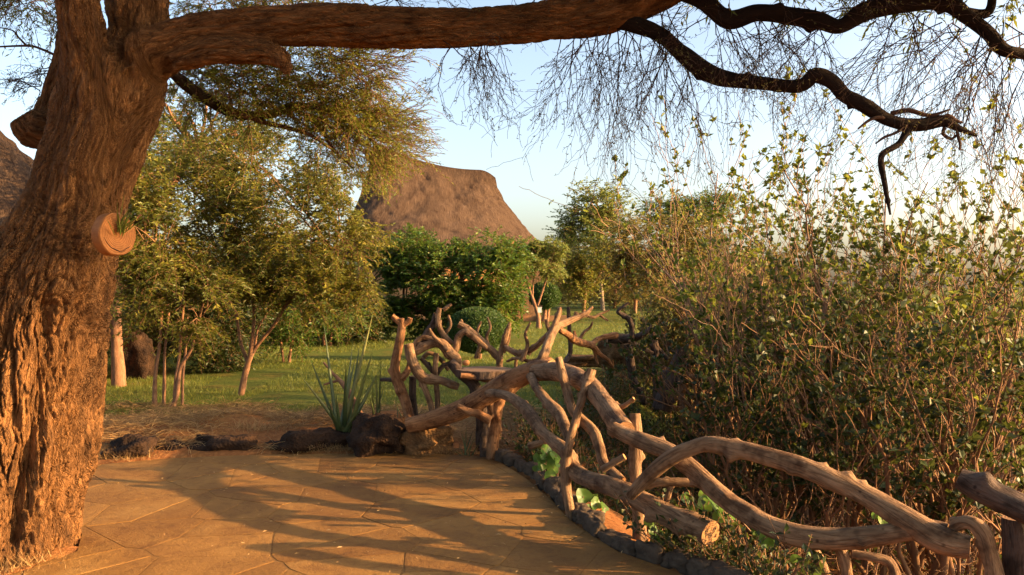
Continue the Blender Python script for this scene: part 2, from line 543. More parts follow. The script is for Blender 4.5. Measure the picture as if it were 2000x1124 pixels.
# ------------------------------------------------------------------ the terrace of flat stones
m, nt, n, l, b = mat_new('terrace mortar', .95, .05)
v = coords(n); n1 = noise_node(n, l, v, 30, 5, .7)
r = ramp(n, [(.3, (.13, .066, .024)), (.7, (.24, .135, .052))]); l.new(n1.outputs[0], r.inputs[0]); l.new(r.outputs[0], b.inputs['Base Color'])
add_bump(n, l, b, n1.outputs[0], .6, .01)
M['mortar'] = m
m, nt, n, l, b = mat_new('ochre flagstone', .82, .22)
v = coords(n)
n1 = noise_node(n, l, v, 2.2, 6, .68, .5); n2 = noise_node(n, l, v, 46, 5, .75); n3 = noise_node(n, l, v, 7, 5, .7, 1.2)
oi = n.new('ShaderNodeObjectInfo')
r = ramp(n, [(.25, (.15, .068, .018)), (.5, (.245, .122, .030)), (.75, (.30, .165, .048))]); l.new(n1.outputs[0], r.inputs[0])
rt = ramp(n, [(0, (.58, .53, .48)), (1, (1, 1, 1))]); l.new(oi.outputs['Random'], rt.inputs[0])
c = mixcol(n, l, .75, r.outputs[0], rt.outputs[0], 'MULTIPLY')
st = ramp(n, [(.36, (.55, .50, .46)), (.5, (1, 1, 1))]); l.new(n3.outputs[0], st.inputs[0])
c = mixcol(n, l, .5, c, st.outputs[0], 'MULTIPLY')
l.new(c, b.inputs['Base Color'])
mm = n.new('ShaderNodeMath'); mm.operation = 'ADD'; l.new(n2.outputs[0], mm.inputs[0]); l.new(n3.outputs[0], mm.inputs[1])
add_bump(n, l, b, mm.outputs[0], .7, .012)
M['flag'] = m

tp = [(x, y) for x, y in TERRACE]
tv = np.array([(x, y, 0.004) for x, y in tp])
me = bpy.data.meshes.new('terrace')
me.from_pydata([tuple(map(float, p)) for p in tv] + [(float(x), float(y), -.3) for x, y in tp], [], [list(range(len(tp)))] + [[i, i + len(tp), (i + 1) % len(tp) + len(tp), (i + 1) % len(tp)] for i in range(len(tp))])
terrace = link('terrace', me, M['mortar'], kind='structure')
terrace['label'] = 'terrace paved with irregular ochre flagstones set in mortar'

def clip_half(poly, p, nrm):
    out = []
    for i in range(len(poly)):
        a, b_ = poly[i], poly[(i + 1) % len(poly)]
        da, db = np.dot(a - p, nrm), np.dot(b_ - p, nrm)
        if da <= 0: out.append(a)
        if (da < 0) != (db < 0) and abs(da - db) > 1e-12:
            t = da / (da - db)
            out.append(a + (b_ - a) * t)
    return out
rs = np.random.default_rng(21)
sites = []
for yy in np.arange(1.9, 8.3, .42):
    for xx in np.arange(-5.6, 3.4, .58):
        sites.append((xx + rs.uniform(-.36, .36), yy + rs.uniform(-.30, .30)))
sites = np.array(sites)
subj = [np.array(p, float) for p in TERRACE]
nflag = 0
for si, s in enumerate(sites):
    d = np.linalg.norm(sites - s, axis=1)
    nb = sites[(d > 1e-6) & (d < 1.7)]
    poly = [p.copy() for p in subj]
    for q in nb:
        poly = clip_half(poly, (s + q) / 2, (q - s) / np.linalg.norm(q - s))
        if len(poly) < 3: break
    if len(poly) < 3: continue
    pa = np.array(poly)
    area = .5 * abs(np.sum(pa[:, 0] * np.roll(pa[:, 1], -1) - np.roll(pa[:, 0], -1) * pa[:, 1]))
    if area < .02 or pa[:, 1].max() < 2.2 or pa[:, 1].min() < 1.7: continue
    cen = pa.mean(0)
    # wavy hand-split outline, set back from its neighbours by a joint
    pts = []
    for i in range(len(pa)):
        a, b_ = pa[i], pa[(i + 1) % len(pa)]
        k = max(1, int(np.linalg.norm(b_ - a) / .09))
        for j in range(k):
            p = a + (b_ - a) * j / k
            dirn = (p - cen) / max(np.linalg.norm(p - cen), 1e-6)
            p = p - dirn * (rs.uniform(.0015, .003) + .004 * abs(vn(p[0] * 7, p[1] * 7, 0, 2)) + (.006 if j == 0 else 0))
            pts.append(p)
    pts = np.array(pts)
    if len(pts) < 4: continue
    hgt = .0066 + rs.uniform(-.0006, .0012); tx, ty = rs.uniform(-.002, .002, 2)
    def top(p, h): return np.column_stack([p, h + (p[:, 0] - cen[0]) * tx + (p[:, 1] - cen[1]) * ty])
    outer = top(pts, hgt - .0008); inner = top(cen + (pts - cen) * .9, hgt)
    low = np.column_stack([pts, np.full(len(pts), -.02)])
    k = len(pts)
    V = [tuple(map(float, p)) for p in np.vstack([inner, outer, low])]
    fc = [list(range(k))] + [[i + k, (i + 1) % k + k, (i + 1) % k, i] for i in range(k)] + [[i + 2 * k, (i + 1) % k + 2 * k, (i + 1) % k + k, i + k] for i in range(k)]
    me = bpy.data.meshes.new('flagstone'); me.from_pydata(V, [], fc)
    link('flagstone', me, M['flag'], terrace); nflag += 1

# kerb of small rough stones along the drop
m, nt, n, l, b = mat_new('dark kerb stone', .92, .15)
v = coords(n); n1 = noise_node(n, l, v, 9, 6, .7, .6); n2 = noise_node(n, l, v, 50, 5, .75)
r = ramp(n, [(.3, (.035, .025, .018)), (.6, (.095, .066, .044)), (.8, (.17, .115, .072))]); l.new(n1.outputs[0], r.inputs[0]); l.new(r.outputs[0], b.inputs['Base Color'])
add_bump(n, l, b, n2.outputs[0], .9, .012)
M['kerb'] = m
m, nt, n, l, b = mat_new('pitted lava rock', .95, .1)
v = coords(n); n1 = noise_node(n, l, v, 6, 6, .7, .5); vo = n.new('ShaderNodeTexVoronoi'); vo.inputs['Scale'].default_value = 42; l.new(v, vo.inputs['Vector'])
r = ramp(n, [(.35, (.014, .009, .007)), (.6, (.040, .022, .013)), (.8, (.085, .046, .024))]); l.new(n1.outputs[0], r.inputs[0]); l.new(r.outputs[0], b.inputs['Base Color'])
add_bump(n, l, b, vo.outputs['Distance'], .6, .02)
M['rock'] = m  # dark lava tone, deepened to stand in for shade
M['rock_brown'] = m.copy()  # brown copy for the sunlit boulder, kept free of that shade
for nd in M['rock_brown'].node_tree.nodes:
    if nd.type == 'VALTORGB':
        for el, cc in zip(nd.color_ramp.elements, ((.06, .032, .015), (.16, .085, .036), (.26, .145, .06))): el.color = (*cc, 1)

def ico(sub=3):
    import bmesh
    bm = bmesh.new(); bmesh.ops.create_icosphere(bm, subdivisions=sub, radius=1)
    V = np.array([v.co[:] for v in bm.verts]); Fc = np.array([[v.index for v in f.verts] for f in bm.faces]); bm.free()
    return V, Fc
ICO3, ICO4 = ico(3), ico(4)

def stone(name, c, r, mat, parent, seed, rotz=0, sub=ICO3, boxy=.6, lump=.16, label=None):
    V, Fc = sub
    U = V / np.maximum(np.abs(V).max(1, keepdims=True), 1e-6) * .82
    W = V * (1 - boxy) + U * boxy
    W = W * (1 + lump * vn(V[:, 0] * 1.7, V[:, 1] * 1.7, V[:, 2] * 1.7, seed) + lump * .5 * vn(V[:, 0] * 4, V[:, 1] * 4, V[:, 2] * 4, seed + 3) + lump * .25 * vn(V[:, 0] * 9, V[:, 1] * 9, V[:, 2] * 9, seed + 4))[:, None]
    W = W * np.array(r)
    cz, sz = math.cos(rotz), math.sin(rotz)
    W = np.column_stack([W[:, 0] * cz - W[:, 1] * sz, W[:, 0] * sz + W[:, 1] * cz, W[:, 2]]) + np.array(c)
    return link(name, make_mesh(name, W, Fc, True), mat, parent, label=label)

kp = catmull(np.array([(p[0], p[1], 0) for p in [(2.0, 2.8), (1.35, 3.95), (.97, 4.6), (.66, 5.0), (.43, 5.6), (.31, 6.2), (.13, 6.9), (-.10, 7.5), (-.3, 7.76)]]), .01)
sarc = np.concatenate([[0], np.cumsum(np.linalg.norm(np.diff(kp, axis=0), axis=1))])
s, k = .05, 0
while s < sarc[-1] - .05:
    ln = rs.uniform(.13, .24) if s > 1.9 else rs.uniform(.26, .42)
    i = np.searchsorted(sarc, min(s + ln / 2, sarc[-1] - .01)); t = kp[min(i + 1, len(kp) - 1)] - kp[i - 1]
    stone('kerb_stone', (kp[i][0] + .06 + rs.uniform(-.02, .02), kp[i][1] + rs.uniform(-.01, .01), .015 + rs.uniform(-.015, .02)),
          (ln * .62, .062 + rs.uniform(-.012, .018), .072 + rs.uniform(-.015, .02)), M['kerb'], terrace, 400 + k, math.atan2(t[1], t[0]) + rs.normal(0, .10), ICO4, .62, .22)
    s += ln; k += 1

# lava boulders along the far side of the terrace, the black ones with shade in their colour
ROCKS = [((745, 852), 7.92, .27, .24, .21, 'rounded black lava boulder beside the spiky plant at the terrace edge'),
         ((832, 858), 7.95, .26, .22, .17, 'sunlit brown pitted boulder under the left end of the long rail'),
         ((628, 868), 8.0, .36, .2, .15, 'low black lava boulder left of the spiky plant, grass at its foot'),
         ((540, 878), 8.1, .20, .2, .09, 'half-buried dark boulder in the dry bank, next to the low boulder by the spiky plant'),
         ((440, 874), 8.0, .33, .2, .12, 'half-buried dark boulder at the middle of the dry bank'),
         ((338, 880), 8.0, .17, .2, .08, 'small dark boulder left of the middle of the dry bank'),
         ((255, 878), 7.75, .22, .2, .11, 'dark boulder in the bank nearest the big tree trunk')]
for k, ((px, py), d, rx, ry, rz, lab) in enumerate(ROCKS):
    p = at(px, py, d)
    tag(stone('lava_boulder', (p[0], d, p[2]), (rx, ry, rz), M['rock_brown'] if k == 1 else M['rock'], None, 50 + k, rs.uniform(-.4, .4), ICO4, .2, .34), lab, 'boulder', 'lava boulders along the terrace edge')
# ------------------------------------------------------------------ the big acacia
def big_tree():
    root = thing('acacia_tree', 'huge furrowed acacia trunk at the left with a long horizontal limb over the terrace', 'tree', (-2.95, 5.0, 0))
    BR = [
        [(0, 1150, 5.02, 142), (8, 1085, 5.05, 130), (20, 1000, 5.08, 126), (42, 850, 5.1, 130), (56, 700, 5.1, 122), (68, 600, 5.1, 118), (104, 500, 5.1, 99), (143, 400, 5.1, 82), (170, 320, 5.1, 81), (194, 250, 5.1, 81), (216, 180, 5.1, 84), (228, 130, 5.1, 86)],
        [(120, 470, 5.08, 80), (158, 330, 5.05, 70), (182, 230, 5.0, 58), (172, 130, 4.92, 46), (154, 40, 4.86, 43), (140, -60, 4.82, 42), (120, -180, 4.85, 42)],
        [(160, 400, 5.12, 70), (205, 280, 5.12, 70), (245, 170, 5.15, 68), (272, 80, 5.2, 54), (272, 0, 5.25, 50), (258, -90, 5.3, 56), (255, -190, 5.3, 50)],
        [(240, 140, 5.1, 62), (322, 92, 5.08, 46), (400, 66, 5.05, 42), (500, 52, 5.0, 40), (620, 46, 5.0, 38), (700, 48, 5.0, 39), (800, 50, 4.95, 37), (900, 50, 4.95, 35), (1000, 46, 4.9, 33), (1100, 38, 4.9, 33), (1180, 28, 4.85, 32), (1250, 8, 4.85, 29), (1330, -25, 4.8, 25), (1400, -60, 4.8, 20)],
        [(335, 118, 5.02, 20), (420, 96, 4.98, 30), (500, 98, 4.95, 26), (540, 108, 4.94, 20), (556, 126, 4.92, 12), (560, 142, 4.92, 3)],
        [(160, 30, 5.45, 40), (132, 120, 5.45, 28), (104, 195, 5.42, 24), (88, 250, 5.38, 26), (98, 300, 5.3, 18)],
        [(108, 262, 5.36, 36), (66, 250, 5.3, 37), (44, 228, 5.27, 24)],
    ]
    SK, parts = [], []
    for i, p in enumerate(BR):
        Q = pxpath(p)
        if i == 0:
            Q = np.vstack([Q])
        V, f, mi, tc = tube_mesh(Q, 40, .05, .02, 300 + i)
        parts.append((V, f, mi, tc))
        R4 = catmull(Q, .02); P = R4[:, :3]
        SK.append((P, R4[:, 3], *frames(P), np.concatenate([[0], np.cumsum(np.linalg.norm(np.diff(P, axis=0), axis=1))])))
    # root buttresses
    for (x, d, px2) in ((-70, 4.85, -130),):
        Q = pxpath([(40 + (x - 40) * .5, 900, d + .15, 70), (x, 1010, d, 62), (px2, 1120, d - .03, 50)])
        parts.append(tube_mesh(Q, 24, .05, .02, 5))
    V, f, mi, tc = merge(parts)
    me = make_mesh('tmp', V, f)
    tmp = bpy.data.objects.new('tmp', me); COL.objects.link(tmp)
    md = tmp.modifiers.new('r', 'REMESH'); md.mode = 'VOXEL'; md.voxel_size = .0075; md.use_smooth_shade = True
    sm = tmp.modifiers.new('s', 'SMOOTH'); sm.factor = .5; sm.iterations = 14
    dg = bpy.context.evaluated_depsgraph_get()
    ev = tmp.evaluated_get(dg).to_mesh()
    nv = len(ev.vertices)
    V = np.empty(nv * 3, np.float32); ev.vertices.foreach_get('co', V); V = V.reshape(-1, 3).astype(float)
    Nr = np.empty(nv * 3, np.float32); ev.vertices.foreach_get('normal', Nr); Nr = Nr.reshape(-1, 3).astype(float)
    fq = np.empty(len(ev.polygons) * 4, np.int32); ev.polygons.foreach_get('vertices', fq); fq = fq.reshape(-1, 4)
    tmp.evaluated_get(dg).to_mesh_clear()
    bpy.data.objects.remove(tmp)
    # nearest point on every branch axis, then bark relief in that branch's own coordinates, blended
    W, H, TC, DD = [], [], [], []
    for bi, (P, r, T, N, B, s) in enumerate(SK):
        best = np.full(nv, 1e9); idx = np.zeros(nv, int)
        for c0 in range(0, len(P), 1):
            d2 = ((V - P[c0]) ** 2).sum(1) - r[c0] ** 2 * .5
            mk = d2 < best; best[mk] = d2[mk]; idx[mk] = c0
        q = V - P[idx]
        dist = np.linalg.norm(q, axis=1) / np.maximum(r[idx], .02)
        w = np.exp(-np.maximum(dist - .9, 0) * 5.0) + 1e-6
        a, b_, S = (q * N[idx]).sum(1), (q * B[idx]).sum(1), s[idx] + (q * T[idx]).sum(1)
        W.append(w); TC.append(np.stack([a, b_, S], 1))
        h = np.zeros(nv); mk = w > .02
        a, b_, S = a[mk], b_[mk], S[mk]
        rr = np.clip(r[idx][mk] / .3, .35, 1.0)
        wx = .060 * pn(a * 2.6, b_ * 2.6, S * 1.7, 71 + bi) + .018 * pn(a * 8, b_ * 8, S * 5, 72 + bi)
        wy = .060 * pn(a * 2.6, b_ * 2.6, S * 1.7, 91 + bi) + .018 * pn(a * 8, b_ * 8, S * 5, 92 + bi)
        twist = .12 * S
        a2 = (a * np.cos(twist) - b_ * np.sin(twist)) + wx; b2 = (a * np.sin(twist) + b_ * np.cos(twist)) + wy
        big = pn(a2 * 3.6, b2 * 3.6, S * .55, 11 + bi)
        def furrow(v, w): return 1 - np.exp(-(np.abs(v) / w) ** 1.3)
        f1 = furrow(pn(a2 * 6.5, b2 * 6.5, S * .9, 21 + bi), .11)
        f2 = furrow(pn(a2 * 15 + .4 * big, b2 * 15, S * 2.4, 31 + bi), .11)
        f3 = furrow(pn(a2 * 33, b2 * 33, S * 5.5, 41 + bi), .15)
        f4 = furrow(pn(a2 * 62, b2 * 62, S * 13, 51 + bi), .25)
        f5 = pn(a2 * 120, b2 * 120, S * 60, 61 + bi)
        h[mk] = rr * (.09 * big + .042 * (f1 - .8) + .036 * (f2 - .8) + .022 * (f3 - .7) + .010 * (f4 - .6) + .003 * f5)
        H.append(h)
    W = np.array(W); H = np.array(H); Wn = W / W.sum(0)
    h = (Wn * H).sum(0)
    Wk = Wn ** 6; Wk /= Wk.sum(0)
    tc = (Wk[..., None] * np.array(TC)).sum(0)
    # deep dark hollows running down the trunk
    for pts, wd, dp in (([(88, 600, 4.78), (78, 700, 4.74), (66, 800, 4.72), (44, 890, 4.72), (30, 980, 4.72), (22, 1060, 4.72)], .040, .13), ([(214, -40, 4.9), (216, 40, 4.9), (226, 100, 4.88), (248, 150, 4.86), (275, 200, 4.86)], .035, .09),
                        ([(15, 560, 4.85), (8, 700, 4.8), (-8, 850, 4.8)], .04, .08), ([(150, 350, 4.82), (120, 450, 4.82), (112, 540, 4.78)], .03, .05)):
        C = catmull(np.array([at(*q) for q in pts]), .02)
        d2 = np.full(nv, 1e9)
        for q in C: d2 = np.minimum(d2, ((V[:, 0] - q[0]) ** 2 + (V[:, 2] - q[2]) ** 2 + .12 * (V[:, 1] - q[1]) ** 2))
        h = h - dp * np.exp(-d2 / (wd * wd)) * (Nr[:, 1] < .2)
    V2 = V + Nr * h[:, None]
    own = W.argmax(0)
    fo = own[fq[:, 0]]
    for name, ids in (('trunk', (0,)), ('stem', (1,)), ('stem', (2,)), ('limb', (3,)), ('broken_limb', (4,)), ('back_limb', (5, 6))):
        fs = fq[np.isin(fo, ids)]
        if not len(fs): continue
        used, inv = np.unique(fs.ravel(), return_inverse=True)
        link(name, make_mesh(name, V2[used], inv.reshape(-1, 4), True, {'tc': tc[used]}), M['bark'], root)
    # outer branches, their backlit shade put into the dark bark
    D = [
        [(1240, 5, 4.83, 22), (1320, -22, 4.8, 22), (1370, 0, 4.75, 19), (1420, 38, 4.75, 17), (1480, 24, 4.7, 15), (1545, 32, 4.7, 16), (1600, 42, 4.68, 17), (1640, 52, 4.66, 14), (1690, 24, 4.65, 17), (1760, 8, 4.6, 18), (1840, 3, 4.6, 17), (1890, 34, 4.58, 14), (1930, 66, 4.55, 13), (1962, 98, 4.5, 13), (2010, 108, 4.5, 12), (2090, 130, 4.5, 9)],
        [(1190, 38, 4.86, 18), (1240, 48, 4.82, 16), (1290, 68, 4.8, 15), (1340, 112, 4.76, 17), (1385, 143, 4.74, 17), (1430, 156, 4.72, 14), (1500, 164, 4.68, 13), (1562, 168, 4.64, 14), (1592, 147, 4.62, 15), (1626, 160, 4.6, 14), (1650, 186, 4.58, 13), (1688, 206, 4.55, 13), (1736, 235, 4.52, 12), (1790, 244, 4.5, 13), (1840, 236, 4.48, 12), (1872, 251, 4.46, 7), (1908, 266, 4.45, 2.5)],
        [(1776, 246, 4.5, 10), (1756, 280, 4.48, 6), (1722, 306, 4.46, 6), (1728, 360, 4.45, 5), (1739, 420, 4.44, 2)],
        [(1862, 20, 4.6, 9), (1930, 24, 4.62, 8), (1936, -40, 4.62, 7), (1930, -110, 4.6, 6)],
        [(330, 138, 5.3, 10), (380, 178, 5.6, 11), (430, 210, 6.0, 10), (480, 226, 6.2, 9), (530, 222, 6.4, 9), (575, 209, 6.5, 8), (640, 214, 6.6, 7), (700, 245, 6.7, 6), (745, 295, 6.8, 4)],
    ]
    for i, p in enumerate(D):
        log_obj('branch', [p], [M['bark_shade'], M['bark_shade']], root, 600 + i, 14, .13, 6, .02)
    S = []
    def sp(*pts): S.append(np.array([np.append(at(a, b_, c), r / F * c) for a, b_, c, r in pts]))
    sp((1745, 238, 4.52, 5), (1722, 230, 4.5, 4), (1700, 234, 4.5, 3.5), (1676, 252, 4.5, 2)); sp((1770, 248, 4.5, 4), (1745, 262, 4.5, 3), (1728, 268, 4.5, 3), (1710, 281, 4.5, 1.5))
    sp((1740, 222, 4.52, 5), (1775, 216, 4.5, 5), (1815, 226, 4.48, 4), (1856, 214, 4.46, 2)); sp((1830, 238, 4.48, 5), (1850, 226, 4.46, 5), (1866, 236, 4.46, 4), (1880, 240, 4.46, 2))
    sp((1845, 250, 4.47, 4), (1842, 262, 4.47, 3.5), (1858, 272, 4.47, 3), (1870, 262, 4.47, 2)); sp((1868, 248, 4.46, 3), (1872, 270, 4.46, 3), (1875, 280, 4.46, 2.5), (1874, 294, 4.46, 1.5))
    sp((112, 110, 5.4, 3), (80, 96, 5.4, 2.6), (55, 90, 5.4, 2.4), (-10, 92, 5.4, 1.6)); sp((52, 90, 5.4, 2.2), (35, 72, 5.4, 1.8), (25, 60, 5.4, 1.6), (-8, 53, 5.4, 1))
    sp((430, 212, 6, 6), (520, 240, 6.2, 5), (600, 262, 6.3, 4), (660, 300, 6.4, 2)); sp((575, 212, 6.5, 5), (620, 245, 6.5, 4), (650, 290, 6.6, 3), (690, 330, 6.6, 2))
    Vt = []
    for q in S:
        q = catmull(q, .03); Vt.append(thin_tubes(q[None, :, :3], q[None, :, 3], 6))
    V, Fq = cat_vf(Vt)
    link('twig_stubs', make_mesh('twig_stubs', V, Fq, True), M['twig_dark'], root, kind='stuff')
    # drooping thorny twigs
    rng = np.random.default_rng(5)
    P0, D0, L0 = [], [], []
    def emit(n, x0, y0, x1, y1, d0, d1, dx, dz, l0, l1, sprd=.45):
        for i in range(n):
            t = rng.random(); d = d0 + (d1 - d0) * t
            p = at(x0 + (x1 - x0) * t, y0 + (y1 - y0) * t, d)
            P0.append(p); D0.append(norm(np.array([dx, rng.normal() * .5, dz]) + rng.normal(size=3) * sprd)); L0.append(rng.uniform(l0, l1))
    emit(9, 850, 70, 990, 70, 4.95, 4.9, .1, -1, .22, .50)
    emit(12, 1080, 55, 1225, 40, 4.9, 4.85, -.15, -1, .30, .62)
    emit(12, 1215, 45, 1400, 140, 4.85, 4.74, -.1, -1, .28, .60)
    emit(10, 1270, 5, 1420, 25, 4.8, 4.75, .15, -.9, .35, .72)
    emit(10, 1380, 15, 1560, 25, 4.75, 4.7, .3, -.9, .25, .62)
    emit(7, 1560, 30, 1700, 30, 4.7, 4.66, -.8, -.8, .3, .55)
    emit(18, 1750, 10, 1990, 100, 4.62, 4.5, -.55, -.75, .35, .75)
    emit(16, 1880, -10, 2060, 110, 4.6, 4.5, .1, -.8, .35, .8)
    emit(10, 1400, -30, 1900, -40, 4.75, 4.6, -.2, .1, .3, .6)
    emit(10, 680, -20, 1100, -10, 5, 4.9, .1, .3, .25, .5)
    emit(8, 20, -60, 130, -20, 5.2, 5.4, -.3, -.7, .2, .42)
    emit(7, 100, 130, 70, 190, 5.4, 5.4, -1, .0, .12, .22, .3)
    P0, D0, L0 = np.array(P0), np.array(D0), np.array(L0)
    lv = [dict(child=6, spread=.75, up=-.18, ratio=.62, curve=-.10, wob=.20, t0=.15, taper=.5, rratio=.7), dict(child=4, spread=.8, up=-.12, ratio=.5, curve=-.12, wob=.22, taper=.6, t0=.15, rratio=.75),
          dict(child=0, curve=-.05, wob=.25, taper=.6)]
    G = grow(P0, D0, L0, np.full(len(P0), .0042), lv, rng, 7)
    V, Fq = cat_vf([thin_tubes(P, np.maximum(R, .0011), 3) for P, R in G])
    link('hanging_twigs', make_mesh('hanging_twigs', V, Fq, True), M['twig_dark'], root, kind='stuff')
    # sparse tiny leaves on them
    Pl = G[2][0]; keep = rng.random(len(Pl)) < .5; Pl = Pl[keep]
    t = rng.random((len(Pl), 5)); C = lerp_rows(Pl, t).reshape(-1, 3)
    leaf_obj('small_leaves', C, rand_unit(len(C), rng), rand_unit(len(C), rng), rng.uniform(.010, .022, len(C)), rng.uniform(.004, .008, len(C)), M['leaf_sparse'], root, kind='stuff')
    # feathery foliage carried by the low back branch
    fe = []
    blobs = [(430, 150, 6.0, 95, 38, .5), (540, 165, 6.3, 110, 40, .6), (620, 190, 6.5, 100, 38, .6), (690, 232, 6.7, 75, 42, .5), (715, 285, 6.8, 55, 36, .45), (640, 265, 6.6, 90, 40, .45), (560, 235, 6.4, 90, 25, .4), (700, 170, 6.6, 70, 40, .4), (360, 165, 6.0, 50, 30, .4)]
    feather(root, blobs, 720, rng, M['leaf_feather'], (.30, 0, -.04), 'feathery_foliage')
    feather(root, [(720, 150, 6.4, 80, 45, .5), (650, 120, 6.3, 100, 30, .5), (760, 250, 6.8, 45, 50, .4)], 230, rng, M['leaf_feather'], (.8, 0, .02), 'feathery_foliage', leafp=.45)
    # the crown above and to the right, outside the picture, that dapples the limb
    feather(root, [(1500, -260, 4.4, 420, 110, .9), (2050, -390, 4.1, 330, 130, 1.0), (900, -330, 4.8, 360, 90, .9), (2500, -480, 4.0, 220, 150, .8), (2270, -200, 4.0, 200, 80, .8), (1900, -180, 4.3, 260, 60, .8)], 2500, rng, M['leaf_feather'], (0, 0, .1), 'shade_foliage', lm=1.5)
    feather(root, [(420, -10, 5.8, 110, 28, .4), (70, -5, 5.6, 50, 25, .3), (560, -15, 5.8, 90, 22, .4)], 220, rng, M['leaf_feather'], (0, 0, -.1), 'feathery_foliage')
    # unseen wide crown overhead, added on its own limbs to block sky light
    def wb(x, y, z, rx, ry, rz): return (HX + x / y * F, HY - (z - CZ) / y * F, y, rx * F / y, rz * F / y, ry)
    crown = [(-2.2, 4.6, 5.0, 1.9, 1.9, .45), (.2, 3.6, 5.3, 1.8, 1.9, .45), (-2.4, 1.2, 5.4, 2.0, 2.0, .5), (.8, .6, 5.7, 2.0, 1.9, .45), (-4.8, 4.0, 5.0, 1.7, 2.2, .6), (-5.0, 7.0, 5.2, 1.6, 1.6, .5), (-1.0, -2.0, 5.6, 2.4, 1.8, .5), (2.6, 2.0, 5.9, 1.5, 1.8, .35)]
    tops = [at(120, -180, 4.85), at(255, -190, 5.3)]
    for i, c in enumerate(crown):
        t0 = tops[i % 2]; e = np.array(c[:3]); mid = t0 + (e - t0) * .5 + np.array([0, 0, -.15])
        Q = np.array([np.append(t0, .085), np.append(t0 + (mid - t0) * .5 + np.array([0, 0, .08]), .07), np.append(mid, .055), np.append(e, .03)])
        V, f, mi, tc = tube_mesh(Q, 10, .08, .1, 900 + i, 3)
        link('limb', make_mesh('limb', V, f, True, {'tc': tc}, mi), [M['bark_shade'], M['bark_shade']], root)
    feather(root, [wb(*c) for c in crown], 2300, rng, M['leaf_feather'], (0, 0, .1), 'shade_foliage', lm=2.2)
    return root

def sample_blobs(blobs, n, rng, gap=.0, shell=2.2, freq=1.6, seed=0):
    vol = np.array([b[3] * b[4] for b in blobs], float); vol /= vol.sum()
    out, ctr = [], []
    need = n
    while need > 0:
        k = rng.choice(len(blobs), size=need * 2 + 20, p=vol)
        u = rand_unit(len(k), rng) * (rng.random(len(k)) ** (1 / shell))[:, None]
        B = np.array([[*at(b[0], b[1], b[2]), b[3] / F * b[2], b[5], b[4] / F * b[2]] for b in blobs])[k]
        p = B[:, :3] + u * B[:, 3:6]
        if gap > -1:
            ok = fbm(p[:, 0] * freq, p[:, 1] * freq, p[:, 2] * freq * 1.4, 2, seed) > gap
            p, u = p[ok], u[ok]
        out.append(p[:need]); ctr.append(u[:need]); need -= len(p[:need])
    return np.vstack(out), np.vstack(ctr)

def feather(root, blobs, n, rng, mat, drift, name, leafp=1.0, lm=1.0):
    p, u = sample_blobs(blobs, n, rng, -.15, 2.4, 1.5, 3)
    d = norm(u * np.array([.6, .6, .35]) + np.array(drift) + rng.normal(size=(n, 3)) * .35)
    L = rng.uniform(.16, .36, n)
    G = grow(p, d, L, np.full(n, .0028), [dict(child=5, spread=.55, up=.02, ratio=.55, curve=-.1, wob=.15, t0=.1, rratio=.75), dict(child=0, curve=-.08, wob=.15)], rng, 5)
    V, Fq = cat_vf([thin_tubes(P, np.maximum(R, .0016), 3) for P, R in G])
    link('foliage_twigs', make_mesh('foliage_twigs', V, Fq, True), M['twig_brown'], root, kind='stuff')
    P = G[1][0]
    P = P[rng.random(len(P)) < leafp]
    m_ = 9
    t = np.linspace(.1, 1, m_)[None] + rng.uniform(-.05, .05, (len(P), m_)); t = np.clip(t, 0, 1)
    C = lerp_rows(P, t); dl = norm(lerp_rows(np.gradient(P, axis=1), t))
    side = norm(np.cross(dl, np.array([0, 0, 1.0])) * np.where(rng.random((len(P), m_, 1)) < .5, 1, -1) + dl * .6 + rng.normal(size=dl.shape) * .3)
    nrm = norm(np.array([0, 0, 1.0]) + rng.normal(size=dl.shape) * .5)
    C, side, nrm = C.reshape(-1, 3), side.reshape(-1, 3), nrm.reshape(-1, 3)
    leaf_obj(name, C, side, nrm, lm * rng.uniform(.028, .055, len(C)), lm * rng.uniform(.006, .011, len(C)), mat, root, kind='stuff')

M['leaf_sparse'] = leaf_mat('sparse acacia leaf', (.055, .060, .018), (.13, .12, .035), (.20, .17, .05), .3)
M['leaf_feather'] = leaf_mat('feathery acacia leaf', (.045, .075, .010), (.115, .145, .018), (.24, .24, .03), .38)
big_tree()
# ------------------------------------------------------------------ the log railing round the terrace
LG, LR, LD = [M['log'], M['cut']], [M['log_red'], M['cut']], [M['log_dark'], M['cut']]
rail = thing('log_railing', 'rustic railing of crooked weathered logs along the terrace edge, nearest the camera', 'railing', (.6, 5.0, 0))
def L(name, pts, parent, mats=LG, seed=0, sides=16, knots=3, rough=.07, extra=(), label=None):
    sc = lambda q: [(a, b_, c, r * .70 + .4) for a, b_, c, r in q]
    return log_obj(name, [sc(pts)] + [sc(e) for e in extra], mats, parent, seed, sides, rough * 1.4, knots + 2, .02, label, split=pts[0][3] > 7 or pts[-1][3] > 7)
L('rail', [(796, 832, 7.72, 20), (850, 818, 7.68, 24), (905, 798, 7.62, 26), (960, 765, 7.55, 29), (1010, 738, 7.45, 30), (1050, 722, 7.3, 27), (1078, 722, 7.15, 26)], rail, LR, 1, label='thick reddish rail rising from the boulder')
L('rail', [(1046, 728, 7.26, 24), (1080, 726, 7.05, 27), (1112, 731, 6.7, 26), (1148, 750, 6.25, 27), (1178, 786, 5.85, 28), (1206, 822, 5.5, 28), (1224, 842, 5.3, 27)], rail, LG, 2, extra=[[(1195, 790, 5.75, 10), (1215, 795, 5.7, 7), (1238, 778, 5.65, 4)]])
